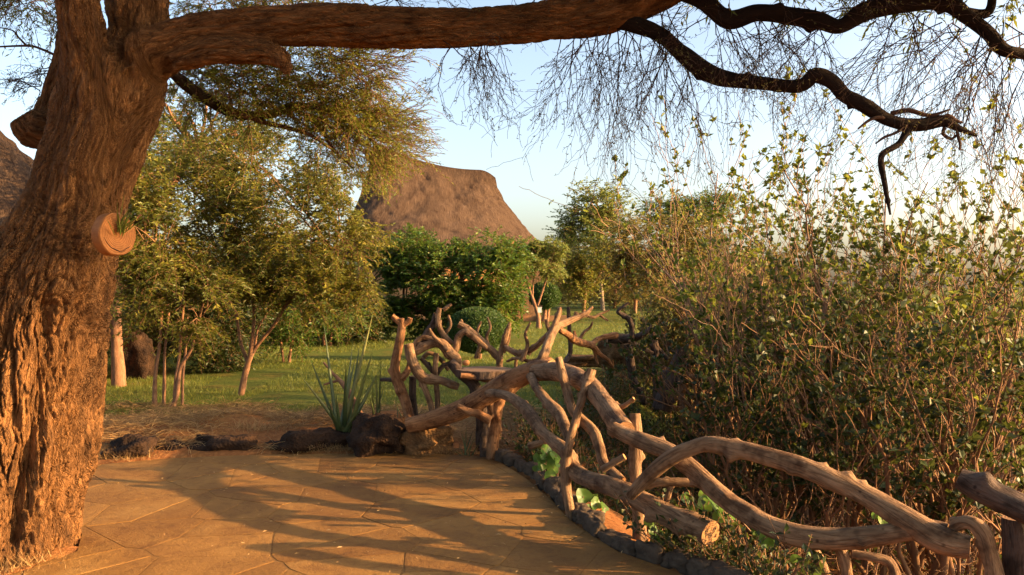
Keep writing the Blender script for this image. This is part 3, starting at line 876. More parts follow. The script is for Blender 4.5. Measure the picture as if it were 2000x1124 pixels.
L('rail', [(952, 768, 7.5, 11), (985, 772, 7.2, 13), (1010, 785, 7.0, 15), (1034, 808, 6.75, 17), (1058, 843, 6.45, 17), (1085, 866, 6.2, 18), (1108, 886, 6.0, 20), (1122, 920, 5.8, 23), (1150, 938, 5.6, 24), (1195, 950, 5.4, 27), (1245, 975, 5.15, 28), (1310, 1008, 4.9, 33), (1388, 1044, 4.66, 36)], rail, LG, 3, knots=7, sides=20, label='long low rail ending in a sawn face')
L('rail', [(1198, 836, 5.3, 18), (1225, 850, 5.24, 21), (1265, 866, 5.1, 24), (1310, 884, 5.0, 24), (1350, 914, 4.88, 25), (1395, 956, 4.74, 26), (1440, 992, 4.6, 28), (1500, 1026, 4.44, 29), (1560, 1046, 4.34, 31), (1640, 1052, 4.25, 29), (1720, 1046, 4.15, 27), (1800, 1034, 4.05, 26), (1850, 1040, 4.0, 24)], rail, LG, 4, knots=8, sides=20)
L('rail', [(1232, 968, 5.0, 13), (1262, 936, 4.9, 20), (1300, 902, 4.82, 22), (1345, 878, 4.75, 21), (1385, 868, 4.7, 21), (1450, 880, 4.6, 24), (1540, 904, 4.45, 26), (1620, 934, 4.34, 28), (1700, 974, 4.22, 30), (1780, 1022, 4.08, 34), (1840, 1056, 3.98, 38), (1895, 1068, 3.92, 30)], rail, LG, 5, knots=7, sides=20, label='arched rail bending down to the right')
L('brace', [(1036, 735, 7.15, 11), (1050, 760, 6.95, 13), (1074, 790, 6.7, 15), (1094, 812, 6.5, 16), (1106, 838, 6.3, 15), (1114, 866, 6.12, 13)], rail, LG, 6)
L('brace', [(1091, 700, 6.3, 9), (1098, 730, 6.25, 12), (1107, 765, 6.2, 12), (1118, 800, 6.1, 13), (1136, 820, 6.0, 14), (1160, 845, 5.85, 15), (1172, 875, 5.7, 15), (1180, 905, 5.6, 14), (1200, 925, 5.5, 13), (1215, 940, 5.42, 12)], rail, LG, 7, knots=5)
L('brace', [(1156, 722, 6.1, 11), (1150, 742, 6.08, 12), (1138, 775, 6.0, 11), (1130, 800, 5.96, 11), (1122, 835, 5.9, 10)], rail, LG, 8)
L('post', [(1122, 828, 5.85, 9), (1112, 868, 5.82, 12), (1106, 905, 5.8, 13), (1106, 950, 5.78, 13), (1112, 990, 5.76, 13), (1118, 1040, 5.76, 12)], rail, LG, 9, label='slim forked post standing at the kerb')
L('brace', [(1176, 918, 5.3, 9), (1196, 906, 5.28, 9), (1220, 892, 5.26, 9)], rail, LG, 10, knots=0)
L('rail', [(1248, 952, 5.06, 11), (1290, 943, 5.02, 11), (1335, 942, 5.0, 11), (1375, 946, 4.98, 10)], rail, LG, 11, extra=[[(1312, 945, 5.02, 8), (1306, 965, 5.0, 7), (1300, 985, 5.0, 7)]])
L('brace', [(1034, 872, 6.7, 9), (1055, 866, 6.65, 9), (1076, 858, 6.6, 7)], rail, LG, 12, knots=0)
L('post', [(1240, 808, 5.42, 15), (1242, 850, 5.4, 18), (1240, 900, 5.38, 18), (1244, 960, 5.36, 18), (1248, 1020, 5.35, 19), (1250, 1110, 5.34, 20), (1250, 1180, 5.34, 20)], rail, LG, 13, label='upright post carrying two rails')
L('post', [(982, 768, 7.62, 14), (972, 800, 7.6, 15), (968, 830, 7.6, 16), (963, 870, 7.6, 17), (960, 925, 7.6, 18)], rail, LR, 14, extra=[[(958, 772, 7.62, 9), (962, 795, 7.6, 11), (968, 822, 7.6, 13)]], label='split upright post at the end of the terrace')
L('post', [(944, 770, 7.75, 9), (944, 830, 7.75, 10), (946, 915, 7.75, 11)], rail, LD, 15)
L('brace', [(893, 794, 7.5, 8), (912, 803, 7.48, 11), (932, 808, 7.46, 12), (958, 822, 7.46, 13)], rail, LR, 16, rough=.16)
# near right corner; the thick rail carries its shade in the log colour
L('rail', [(1872, 934, 3.86, 26), (1905, 950, 3.82, 34), (1950, 972, 3.76, 38), (2010, 1000, 3.68, 40), (2090, 1040, 3.58, 40)], rail, LD, 17, sides=22, label='dark thick rail in the right corner')
L('brace', [(1862, 1030, 3.98, 16), (1892, 1020, 3.92, 20), (1920, 1042, 3.88, 22), (1934, 1090, 3.86, 22), (1950, 1150, 3.84, 20)], rail, LG, 18)
L('post', [(1985, 1010, 3.86, 34), (1992, 1070, 3.86, 42), (1996, 1170, 3.86, 46), (1996, 1300, 3.86, 46)], rail, LD, 19)
L('post', [(1578, 1052, 4.42, 14), (1598, 1090, 4.42, 14), (1616, 1140, 4.42, 14), (1625, 1230, 4.42, 15)], rail, LG, 20)
L('post', [(1634, 1060, 4.3, 17), (1650, 1095, 4.3, 15), (1655, 1150, 4.3, 15), (1655, 1240, 4.3, 16)], rail, LG, 21)
L('brace', [(1664, 1082, 4.28, 11), (1700, 1088, 4.25, 12), (1738, 1100, 4.22, 13), (1752, 1140, 4.2, 12), (1756, 1200, 4.2, 12)], rail, LG, 22)

# second stretch: the driftwood tangle at the end of the terrace
tang = thing('driftwood_railing', 'tangle of forked driftwood branches round the slab table at the end of the terrace', 'railing', (-.8, 8.0, 0))
L('post', [(784, 622, 8.1, 9), (784, 645, 8.1, 11), (778, 680, 8.1, 12), (772, 712, 8.1, 13), (774, 738, 8.1, 14), (786, 770, 8.08, 14), (797, 800, 8.05, 13), (803, 830, 8.0, 12)], tang, LR, 31, extra=[[(766, 618, 8.1, 7), (776, 626, 8.1, 8), (786, 634, 8.1, 8), (798, 628, 8.1, 8), (801, 621, 8.1, 7)], [(776, 745, 8.1, 10), (792, 732, 8.12, 9), (800, 716, 8.15, 8), (804, 690, 8.2, 8)]], label='forked upright with a T-shaped top')
L('branch', [(798, 672, 8.0, 13), (804, 700, 8.0, 15), (815, 725, 8.0, 16), (832, 740, 8.0, 15), (860, 743, 8.0, 12), (884, 752, 8.0, 12), (896, 756, 8.0, 9)], tang, LG, 32, extra=[[(822, 740, 8.0, 8), (834, 770, 8.0, 8), (844, 800, 8.0, 8), (850, 830, 8.0, 8)]])
L('branch', [(806, 690, 8.2, 10), (822, 682, 8.2, 11), (842, 672, 8.2, 12), (862, 672, 8.2, 14), (880, 692, 8.2, 16), (892, 700, 8.2, 13), (898, 712, 8.2, 7)], tang, LG, 33, extra=[[(812, 692, 8.22, 6), (812, 672, 8.22, 7), (824, 660, 8.22, 7), (840, 662, 8.22, 7), (858, 668, 8.2, 8)], [(838, 642, 8.15, 3), (846, 656, 8.15, 5), (860, 670, 8.15, 6), (874, 686, 8.12, 4)]])
L('branch', [(824, 670, 8.4, 8), (836, 650, 8.4, 10), (846, 632, 8.4, 8), (850, 612, 8.4, 5)], tang, LD, 34)
L('branch', [(858, 602, 8.35, 6), (856, 630, 8.35, 7), (862, 648, 8.35, 8), (874, 664, 8.35, 8), (884, 672, 8.35, 6)], tang, LG, 35, extra=[[(866, 606, 8.37, 5), (874, 600, 8.37, 5), (882, 595, 8.37, 3)]])
L('branch', [(884, 698, 8.3, 11), (892, 676, 8.3, 10), (896, 658, 8.3, 10), (908, 648, 8.3, 9), (922, 656, 8.3, 9), (936, 668, 8.3, 8), (952, 682, 8.3, 7)], tang, LG, 36)
L('branch', [(895, 634, 8.35, 8), (912, 642, 8.35, 9), (930, 656, 8.35, 9), (950, 676, 8.35, 10), (968, 692, 8.35, 11), (976, 708, 8.35, 9), (974, 760, 8.35, 9), (972, 850, 8.35, 10), (972, 900, 8.35, 10)], tang, LG, 37, extra=[[(902, 640, 8.36, 5), (902, 630, 8.36, 4), (901, 624, 8.36, 2)]])
L('branch', [(975, 712, 8.3, 8), (978, 690, 8.3, 8), (986, 662, 8.3, 8), (993, 640, 8.3, 6), (996, 630, 8.3, 3)], tang, LG, 38, extra=[[(984, 690, 8.34, 4), (992, 668, 8.34, 4), (997, 640, 8.34, 3)]])
L('branch', [(984, 676, 8.3, 7), (1004, 688, 8.2, 8), (1022, 690, 8.1, 8), (1045, 678, 8.0, 8), (1060, 664, 7.9, 7), (1078, 646, 7.8, 7)], tang, LG, 39, extra=[[(1014, 690, 8.15, 5), (1008, 704, 8.15, 4), (1007, 724, 8.15, 4)], [(1038, 684, 8.05, 5), (1032, 694, 8.05, 4)]])
L('branch', [(1040, 745, 7.3, 15), (1050, 722, 7.35, 15), (1062, 694, 7.4, 13), (1072, 668, 7.5, 12), (1084, 642, 7.6, 12), (1104, 631, 7.7, 10), (1128, 620, 7.8, 8), (1146, 612, 7.9, 6), (1157, 600, 7.95, 3)], tang, LG, 40, extra=[[(1080, 642, 7.6, 7), (1088, 622, 7.62, 7), (1093, 606, 7.64, 6), (1092, 601, 7.64, 5)], [(1074, 648, 7.6, 6), (1068, 632, 7.6, 5), (1067, 624, 7.6, 4)], [(1128, 620, 7.8, 5), (1125, 612, 7.8, 5), (1125, 609, 7.8, 4)], [(1144, 616, 7.88, 4), (1158, 620, 7.9, 4), (1172, 614, 7.92, 3.5), (1190, 606, 7.95, 2)], [(1170, 615, 7.92, 3), (1180, 622, 7.94, 3), (1188, 627, 7.95, 2)]], label='antler-like fork rising above the rail')
L('branch', [(1092, 644, 7.7, 6), (1106, 652, 8.0, 9), (1122, 664, 8.3, 10), (1142, 672, 8.6, 9), (1156, 676, 8.9, 9), (1172, 692, 9.0, 6), (1188, 704, 9.1, 5), (1198, 720, 9.2, 3)], tang, LR, 41, extra=[[(1156, 674, 8.9, 7), (1166, 664, 9.0, 7), (1184, 658, 9.1, 7), (1204, 656, 9.2, 9)], [(1124, 658, 8.35, 5), (1122, 652, 8.35, 4), (1121, 646, 8.35, 3)], [(1160, 684, 8.95, 3.5), (1164, 700, 9.0, 3), (1168, 712, 9.0, 2.5)]])
L('branch', [(1110, 600, 9.4, 4), (1112, 640, 9.4, 5), (1114, 680, 9.4, 6), (1112, 694, 9.4, 6), (1104, 706, 9.3, 6), (1094, 712, 9.2, 5)], tang, LD, 42)
L('post', [(852, 690, 8.15, 7), (850, 730, 8.15, 7), (854, 770, 8.15, 7), (856, 830, 8.15, 7), (856, 880, 8.15, 7)], tang, LG, 43)
L('branch', [(822, 700, 8.2, 6), (836, 715, 8.2, 7), (848, 730, 8.18, 6), (856, 742, 8.16, 5)], tang, LD, 44, extra=[[(852, 734, 8.2, 5), (862, 718, 8.2, 6), (874, 711, 8.2, 5), (886, 708, 8.2, 4)]])
L('post', [(806, 735, 8.18, 10), (806, 780, 8.18, 10), (810, 820, 8.18, 10), (812, 880, 8.18, 10)], tang, LD, 45)
L('branch', [(745, 742, 8.3, 5), (762, 742, 8.2, 5), (776, 744, 8.12, 5)], tang, LD, 46, knots=0)
L('branch', [(888, 702, 8.25, 4), (898, 710, 8.2, 4), (900, 722, 8.1, 3)], tang, LG, 47, knots=0)

for i, q in enumerate(([(930, 700, 8.5, 6), (938, 672, 8.5, 5), (932, 648, 8.5, 4), (940, 628, 8.5, 2.5)], [(1018, 706, 8.0, 6), (1030, 676, 8.0, 5.5), (1026, 652, 8.0, 4), (1036, 630, 8.0, 2.5)], [(826, 700, 8.3, 6), (838, 690, 8.3, 6), (858, 700, 8.3, 5), (876, 724, 8.3, 4)],
                       [(1060, 700, 7.9, 5), (1036, 706, 8.0, 5), (1010, 700, 8.1, 4), (990, 706, 8.2, 3)], [(1130, 668, 8.6, 5), (1140, 650, 8.6, 4), (1152, 640, 8.6, 3.5), (1158, 628, 8.6, 2)], [(880, 690, 8.5, 6), (868, 660, 8.5, 5), (880, 636, 8.5, 4), (876, 616, 8.5, 2.5)], [(960, 690, 8.6, 5), (950, 660, 8.6, 4), (958, 640, 8.6, 3), (952, 620, 8.6, 2)])):
    L('branch', q, tang, LG, 160 + i, 10, 1)
# slab table
tab = thing('slab_table', 'dark slice of trunk laid flat as a table top amid the driftwood', 'table', (-.25, 7.95, 0))
def slab(cx, cy, z0, z1, rx, ry, seed, parent, mats):
    k, V, tc = 56, [], []
    for lv, (z, s_) in enumerate(((z0, .93), (z0 + .008, 1.0), (z1 - .008, 1.02), (z1, .99))):
        for j in range(k):
            a = 2 * math.pi * j / k
            r = s_ * (1 + .10 * float(vn(math.cos(a) * 1.4, math.sin(a) * 1.4, 0, seed)) + .05 * float(vn(math.cos(a) * 7, math.sin(a) * 7, z * 20, seed + 1)))
            V.append((cx + rx * r * math.cos(a), cy + ry * r * math.sin(a), z)); tc.append((rx * r * math.cos(a), ry * r * math.sin(a), 0))
    V = np.array(V); tc = np.array(tc)
    tcs = tc.copy(); tcs[:, 2] = V[:, 2]
    j = np.arange(k); j2 = (j + 1) % k
    side = np.concatenate([np.stack([q * k + j, q * k + j2, (q + 1) * k + j2, (q + 1) * k + j], -1) for q in range(3)])
    n0 = len(V)
    V = np.vstack([V, V[3 * k:4 * k], [[cx, cy, z1]], V[:k], [[cx, cy, z0]]]); tcs = np.vstack([tcs, tc[3 * k:], [[0, 0, 0]], tc[:k], [[0, 0, 0]]])
    topf = np.stack([n0 + j, n0 + j2, np.full(k, n0 + k)], -1); bot = np.stack([n0 + k + 1 + j2, n0 + k + 1 + j, np.full(k, n0 + 2 * k + 1)], -1)
    me = make_mesh('table_top', V, [side, topf, bot], False, {'tc': tcs}, np.concatenate([np.zeros(len(side)), np.ones(len(topf)), np.ones(len(bot))]))
    return link('table_top', me, mats, parent)
M['slab_top'] = cut_mat('weathered slab top', (.15, .09, .052), (.24, .15, .088))
tz = at(945, 722, 7.95)
slab(tz[0], 7.95, tz[2] - .075, tz[2] + .005, .27, .24, 5, tab, [M['log_dark'], M['slab_top']])
L('leg', [(880, 708, 8.0, 13), (900, 730, 7.97, 15), (925, 752, 7.95, 16), (938, 790, 7.95, 15), (940, 850, 7.95, 15), (940, 920, 7.95, 15)], tab, LD, 51, knots=2)
L('leg', [(960, 735, 8.05, 9), (955, 770, 8.05, 9), (950, 850, 8.05, 9), (950, 910, 8.05, 9)], tab, LD, 52, knots=0)
L('bracket', [(900, 734, 7.72, 7), (925, 736, 7.74, 8), (950, 742, 7.76, 8), (976, 748, 7.76, 7)], tab, LR, 53, knots=0)
pb = at(910, 709, 7.85)
tag(stone('pale_stone', tuple(pb), (.035, .03, .028), M['cut'], None, 77, 0, ICO3, .2, .1), 'small pale round stone lying on the slab table', 'stone')

# third stretch: dark crooked posts further along the edge
far = thing('far_log_railing', 'dark crooked posts and logs at the foot of the shrubs beyond the terrace', 'railing', (2, 12, -.2))
L('post', [(1226, 672, 12.0, 10), (1230, 700, 12, 11), (1234, 725, 12, 11), (1238, 745, 12, 11), (1250, 765, 11.9, 9), (1260, 790, 11.9, 7)], far, LD, 61)
L('branch', [(1234, 668, 12, 7), (1234, 640, 12, 7), (1226, 622, 12, 7), (1208, 610, 12, 5), (1216, 600, 12, 4), (1228, 592, 12, 3)], far, LD, 62)
L('post', [(1276, 655, 11.8, 10), (1280, 690, 11.8, 11), (1282, 730, 11.8, 10), (1284, 800, 11.8, 10)], far, LD, 63, extra=[[(1280, 665, 11.8, 6), (1276, 648, 11.8, 5), (1282, 638, 11.8, 4)], [(1284, 680, 11.8, 6), (1294, 690, 11.8, 6), (1304, 702, 11.8, 6)]])
L('rail', [(1186, 662, 12.2, 10), (1212, 662, 12.2, 14), (1240, 660, 12.1, 10), (1264, 648, 12.0, 6), (1272, 635, 12, 4)], far, LD, 64)
L('rail', [(1228, 668, 11.9, 5), (1248, 676, 11.8, 5), (1266, 686, 11.7, 5), (1276, 690, 11.7, 4)], far, LR, 65)
L('post', [(1334, 680, 11, 18), (1320, 720, 11, 20), (1304, 760, 11, 22), (1290, 800, 11, 26)], far, LD, 66)
L('rail', [(1340, 735, 10.5, 5), (1366, 738, 10.4, 7), (1392, 752, 10.3, 8), (1420, 770, 10.2, 8), (1450, 782, 10.2, 6)], far, LR, 67)
L('post', [(1409, 738, 10.4, 11), (1410, 770, 10.4, 11), (1410, 830, 10.4, 11)], far, LG, 68, knots=1)
L('post', [(1330, 745, 10.6, 9), (1332, 770, 10.6, 9), (1334, 800, 10.6, 8)], far, LR, 69, extra=[[(1340, 740, 10.6, 6), (1336, 760, 10.6, 6), (1332, 785, 10.6, 6)]])
L('post', [(1490, 730, 10, 12), (1488, 770, 10, 12), (1486, 840, 10, 12)], far, LR, 70)
L('rail', [(1360, 655, 11.6, 8), (1400, 658, 11.4, 8), (1440, 656, 11.2, 8)], far, LR, 71)
rk = at(1150, 705, 14.5)
tag(stone('lava_boulder', tuple(rk), (.42, .3, .11), M['rock_brown'], None, 91, 0, ICO4, .5, .25), 'long low rock lying in the dry grass beyond the driftwood', 'boulder', 'lava boulders along the terrace edge')
pr = at(1195, 690, 13.6)
tag(stone('uprooted_stump', (pr[0], pr[1], pr[2] - .05), (.30, .25, .26), M['rock_brown'], None, 93, 0, ICO4, .2, .4), 'dark uprooted stump under the dark crooked posts', 'stump')

# ------------------------------------------------------------------ log slice hung on the trunk, with a plant growing from it
sl = thing('log_slice_planter', 'round orange log slice hung on the big trunk as a planter', 'planter', tuple(at(228, 458, 4.72)))
nrm = norm(np.array([.90, -.43, .04])); c0 = at(231, 458, 4.70)
u_ = norm(np.cross(nrm, [0, 0, 1.0])); w_ = np.cross(u_, nrm)
Vv, tcc = [], []
k = 56
rings = [(-.07, .97), (-.066, 1.0), (-.01, 1.0), (0, .97), (0, .55), (-.006, .28)]
for dz, s_ in rings:
    for j in range(k):
        a = 2 * math.pi * j / k
        r = .120 * s_ * (1 + .03 * float(vn(math.cos(a) * 2, math.sin(a) * 2, 0, 8)))
        Vv.append(c0 + nrm * dz + u_ * r * math.cos(a) + w_ * r * math.sin(a)); tcc.append((r * math.cos(a), r * math.sin(a), dz))
j = np.arange(k); j2 = (j + 1) % k
fq = np.concatenate([np.stack([q * k + j, q * k + j2, (q + 1) * k + j2, (q + 1) * k + j], -1) for q in range(len(rings) - 1)])
Vv = np.array(Vv); tcc = np.array(tcc)
Vv = np.vstack([Vv, [c0 - nrm * .03], [c0 - nrm * .085]]); tcc = np.vstack([tcc, [[0, 0, 0]], [[0, 0, 0]]])
ft = np.concatenate([np.stack([(len(rings) - 1) * k + j, (len(rings) - 1) * k + j2, np.full(k, len(Vv) - 2)], -1), np.stack([j2, j, np.full(k, len(Vv) - 1)], -1)])
me = make_mesh('slice', Vv, [fq, ft], False, {'tc': tcc})
slice_obj = link('slice', me, M['slice_face'], sl)
# crack near the lower rim: a dark splinter line cut as a thin sunken strip
ck = [c0 + nrm * .002 + u_ * x + w_ * y for x, y in ((-.075, -.066), (-.05, -.078), (-.03, -.092), (-.005, -.096), (.02, -.086), (.05, -.075), (.075, -.05), (.095, -.02))]
V_, F_ = thin_tubes(np.array(ck)[None], np.array([.0012, .002, .0015, .0025, .004, .002, .0015, .0008])[None], 5)
link('crack', make_mesh('crack', V_, F_), M['twig_dark'], slice_obj)
M['blade'] = leaf_mat('grass blade green', (.08, .13, .015), (.15, .2, .03), (.28, .27, .05), .3)
def ribbon(p0, d, L_, w, droop, k=7, twist=0.0, rng=RNG):
    t = np.linspace(0, 1, k)[:, None]
    P = np.array(p0) + norm(np.array(d, float)) * L_ * t + np.array([0, 0, -1.0]) * droop * L_ * t ** 2
    T = norm(np.gradient(P, axis=0)); S = norm(np.cross(T, rng.normal(size=3) * .3 + np.array([.2, -1, .1])))
    prof = (w * (1 - t ** 2.2) * (0.6 + .4 * np.minimum(t * 5, 1)))
    U = np.cross(S, T)
    return P, S, U, prof
def blade_mesh(p0, d, L_, w, droop, thick=.25, k=9, rng=RNG):
    """channelled succulent blade: a V-shaped closed section"""
    P, S, U, pr = ribbon(p0, d, L_, w, droop, k, rng=rng)
    sec = [S * pr, U * pr * -thick * 1.6, -S * pr, U * pr * -thick * .4]
    V = np.stack([P + s_ for s_ in sec], 1).reshape(-1, 3)
    i = np.arange(k - 1)[:, None] * 4; j = np.arange(4)[None]; j2 = (j + 1) % 4
    return V, np.stack([i + j, i + j2, i + 4 + j2, i + 4 + j], -1).reshape(-1, 4)
rg = np.random.default_rng(3)
lst = []
pc = c0 + nrm * .01 + w_ * .015
for i in range(26):
    d = norm(w_ * rg.uniform(.5, 1.2) + u_ * rg.normal() * .35 + nrm * rg.uniform(.1, .6) + np.array([.25, 0, 0]))
    lst.append(blade_mesh(pc + u_ * rg.normal() * .02 + w_ * rg.normal() * .012, d, rg.uniform(.10, .22), rg.uniform(.002, .0042), rg.uniform(0, .25), .2, 7, rg))
V_, F_ = cat_vf(lst)
me = make_mesh('grass_tuft', V_, F_, True, {'tint': np.repeat(rg.random(26), 28)})
link('grass_tuft', me, M['blade'], sl)
for dx, dy, ln in ((-.35, 1.0, .11), (.05, 1.1, .13), (.75, .75, .15), (.35, .9, .12)):
    d = norm(u_ * dx * -1 + w_ * dy + nrm * .45)
    q = np.array([np.append(pc + d * ln * t, .0065) for t in (0, .4, .75, 1)])
    V_, f_, m_, t_ = tube_mesh(q, 8, .02, .05, 4)
    link('stalk', make_mesh('stalk', V_, f_, True, {'tc': t_}, m_), [M['log_red'], M['cut']], sl)

# ------------------------------------------------------------------ spiky succulent plants
M['agave'] = leaf_mat('succulent blade', (.060, .085, .030), (.11, .135, .045), (.20, .20, .07), .1, .42)
def spiky(label, base, tips, w, seed, droop=.0):
    rgl = np.random.default_rng(seed)
    b0 = at(*base)
    root = thing('spiky_plant', label, 'plant', tuple(b0), 'spiky succulents by the terrace')
    for (px, py, d) in tips:
        t_ = at(px, py, d); p0 = b0 + np.array([rgl.normal() * .035, rgl.normal() * .035, -.02])
        dv = t_ - p0; L_ = np.linalg.norm(dv); dr = rgl.uniform(-.10, .12) + droop
        V_, F_ = blade_mesh(p0, dv / L_ + np.array([0, 0, dr]), L_, w * rgl.uniform(.8, 1.2), dr, .45, 11, rgl)
        link('blade', make_mesh('blade', V_, F_, True, {'tint': np.full(len(V_), rgl.random())}), M['agave'], root)
    return root
spiky('large spiky succulent with long narrow green blades at the terrace edge', (668, 850, 8.15),
      [(632, 628, 8.4), (584, 730, 8.1), (602, 692, 8.35), (676, 716, 7.95), (688, 678, 8.5), (702, 676, 8.3), (724, 628, 8.2), (734, 667, 8.05), (744, 716, 8.4), (716, 780, 7.9), (694, 700, 8.6), (640, 790, 7.9), (655, 760, 8.0), (725, 745, 8.5), (700, 800, 7.95)], .021, 5)
spiky('small upright spiky succulent between the large one and the driftwood', (732, 822, 8.5), [(743, 698, 8.5), (735, 740, 8.55), (728, 745, 8.45), (748, 760, 8.6), (722, 770, 8.4)], .012, 6)
spiky('clump of thin green spikes at the foot of the split post', (912, 900, 7.75), [(900, 832, 7.8), (911, 828, 7.8), (925, 838, 7.8), (939, 860, 7.75), (922, 862, 7.7), (896, 870, 7.75), (905, 850, 7.85), (884, 878, 7.7), (930, 850, 7.85)], .006, 7)
spiky('thin green spikes behind the T-topped driftwood upright', (790, 826, 8.25), [(776, 792, 8.3), (784, 800, 8.2), (770, 785, 8.35), (820, 790, 8.3), (828, 800, 8.3)], .006, 8)
ds = thing('dead_branch', 'dead forked branch leaning behind the large spiky succulent', 'branch', tuple(at(700, 815, 8.4)))
L('stem', [(632, 708, 8.5, 3), (655, 735, 8.48, 4), (675, 758, 8.45, 6), (690, 785, 8.42, 8), (705, 815, 8.4, 9)], ds, [M['stem'], M['cut']], 81, 10, 3, .15, extra=[[(660, 744, 8.48, 4), (645, 748, 8.46, 3.5), (632, 752, 8.45, 2)], [(700, 800, 8.4, 5), (712, 815, 8.35, 4), (722, 828, 8.3, 4)]])
# ------------------------------------------------------------------ thatched houses
m, nt, n, l, b = mat_new('thatch', .95, .05)
v = coords(n, attr='tc')
n1 = noise_node(n, l, v, 26, 5, .75, .3, (1, .10, 1)); n2 = noise_node(n, l, v, 1.1, 4, .6, .5); n3 = noise_node(n, l, v, 60, 4, .8, .2, (1, .12, 1))
r = ramp(n, [(.28, (.065, .040, .027)), (.5, (.13, .083, .056)), (.75, (.23, .15, .10))]); l.new(n1.outputs[0], r.inputs[0])
r2 = ramp(n, [(.3, (.60, .58, .58)), (.65, (1, 1, 1))]); l.new(n2.outputs[0], r2.inputs[0])
l.new(mixcol(n, l, .8, r.outputs[0], r2.outputs[0], 'MULTIPLY'), b.inputs['Base Color'])
mm = n.new('ShaderNodeMath'); mm.operation = 'ADD'; l.new(n1.outputs[0], mm.inputs[0]); l.new(n3.outputs[0], mm.inputs[1])
add_bump(n, l, b, mm.outputs[0], 1.0, .12)
M['thatch'] = m
m, nt, n, l, b = mat_new('ochre plaster', .9, .1)
v = coords(n); n1 = noise_node(n, l, v, 3, 5, .7)
r = ramp(n, [(.3, (.36, .165, .065)), (.7, (.52, .26, .11))]); l.new(n1.outputs[0], r.inputs[0]); l.new(r.outputs[0], b.inputs['Base Color'])
M['plaster'] = m

def roof_mesh(ridge_a, ridge_b, sag, eave_c, ex, ey, ez, nphi=220, nv=60, power=1.25, seed=0, thick=.28):
    phi = np.linspace(0, 2 * math.pi, nphi, endpoint=False)
    t = .5 + .5 * np.cos(phi)
    t = sstep(.0, 1.0, t) * .65 + t * .35
    ra, rb = np.array(ridge_a), np.array(ridge_b)
    rp = ra + (rb - ra) * t[:, None]
    rp[:, 2] -= sag * 4 * t * (1 - t) + .38 * np.clip((t - .86) / .14, 0, 1) ** 2 * (np.linalg.norm(rb - ra) > 1)
    ep = np.stack([eave_c[0] + ex * np.sign(np.cos(phi)) * np.abs(np.cos(phi)) ** .8, eave_c[1] + ey * np.sign(np.sin(phi)) * np.abs(np.sin(phi)) ** .8, np.full(nphi, ez)], 1)
    vv = np.linspace(0, 1, nv)[:, None]
    V = np.empty((nv, nphi, 3))
    for c in range(2): V[..., c] = rp[None, :, c] + (ep[None, :, c] - rp[None, :, c]) * vv ** power
    V[..., 2] = rp[None, :, 2] + (ez - rp[None, :, 2]) * vv
    # a rounded ridge cap
    V[..., 2] -= .25 * np.exp(-(vv * 16)) * 0
    out = norm(np.stack([np.cos(phi), np.sin(phi), np.full(nphi, .5)], 1))
    h = .07 * fbm(V[..., 0] * 1.2, V[..., 1] * 1.2, V[..., 2] * .7, 3, seed) + .03 * vn(V[..., 0] * 9, V[..., 1] * 9, V[..., 2] * 2.5, seed + 5)
    V += out[None] * h[..., None] * np.minimum(vv * 8, 1)[..., None]
    s = np.concatenate([[0], np.cumsum(np.linalg.norm(np.diff(ep, axis=0), axis=1))])
    tc = np.stack([np.broadcast_to(s[None], (nv, nphi)), np.broadcast_to(vv * 5, (nv, nphi)), np.zeros((nv, nphi))], -1)
    # underside: eave thickness and soffit going inwards
    lip = V[-1].copy(); lip[:, 2] -= thick * (1 + .25 * hash3(np.arange(nphi), np.arange(nphi), np.arange(nphi), 3))
    inn = lip.copy(); inn[:, :2] = eave_c[:2] + (lip[:, :2] - np.array(eave_c[:2])) * .8; inn[:, 2] += .35
    V = np.concatenate([V, lip[None], inn[None]]); tc = np.concatenate([tc, tc[-1:], tc[-1:]])
    nr = nv + 2
    i = np.arange(nr - 1)[:, None] * nphi; j = np.arange(nphi)[None]; j2 = (j + 1) % nphi
    Fq = np.stack([i + j, i + nphi + j, i + nphi + j2, i + j2], -1).reshape(-1, 4)
    return make_mesh('thatched_roof', V.reshape(-1, 3), Fq, True, {'tc': tc.reshape(-1, 3)})

def wall_mesh(c, rx, ry, z0, z1, k=48, gaps=()):
    ph = np.linspace(0, 2 * math.pi, k, endpoint=False)
    V = []
    for rr, z in ((1, z0), (1, z1), (.93, z1), (.93, z0)):
        V.append(np.stack([c[0] + rx * rr * np.cos(ph), c[1] + ry * rr * np.sin(ph), np.full(k, z)], 1))
    i = np.arange(3)[:, None] * k; j = np.arange(k)[None]; j2 = (j + 1) % k
    return make_mesh('wall', np.vstack(V), np.stack([i + j, i + j2, i + k + j2, i + k + j], -1).reshape(-1, 4), True)

hd = 37.0
house = thing('thatched_house', 'house with a tall sagging thatched roof and ochre wall beyond the dark green bush', 'house', tuple(at(880, 620, hd)))
ra, rb = at(730, 276, hd), at(968, 331, hd)
ec = at(868, 486, hd)
link('thatched_roof', roof_mesh(ra, rb, .40, (ec[0], hd), 4.55, 4.6, at(0, 492, hd)[2], power=1.5, seed=3), M['thatch'], house)
hc = at(868, 560, hd)
link('wall', wall_mesh((hc[0], hd), 3.75, 3.9, -.3, at(0, 478, hd)[2]), M['plaster'], house)
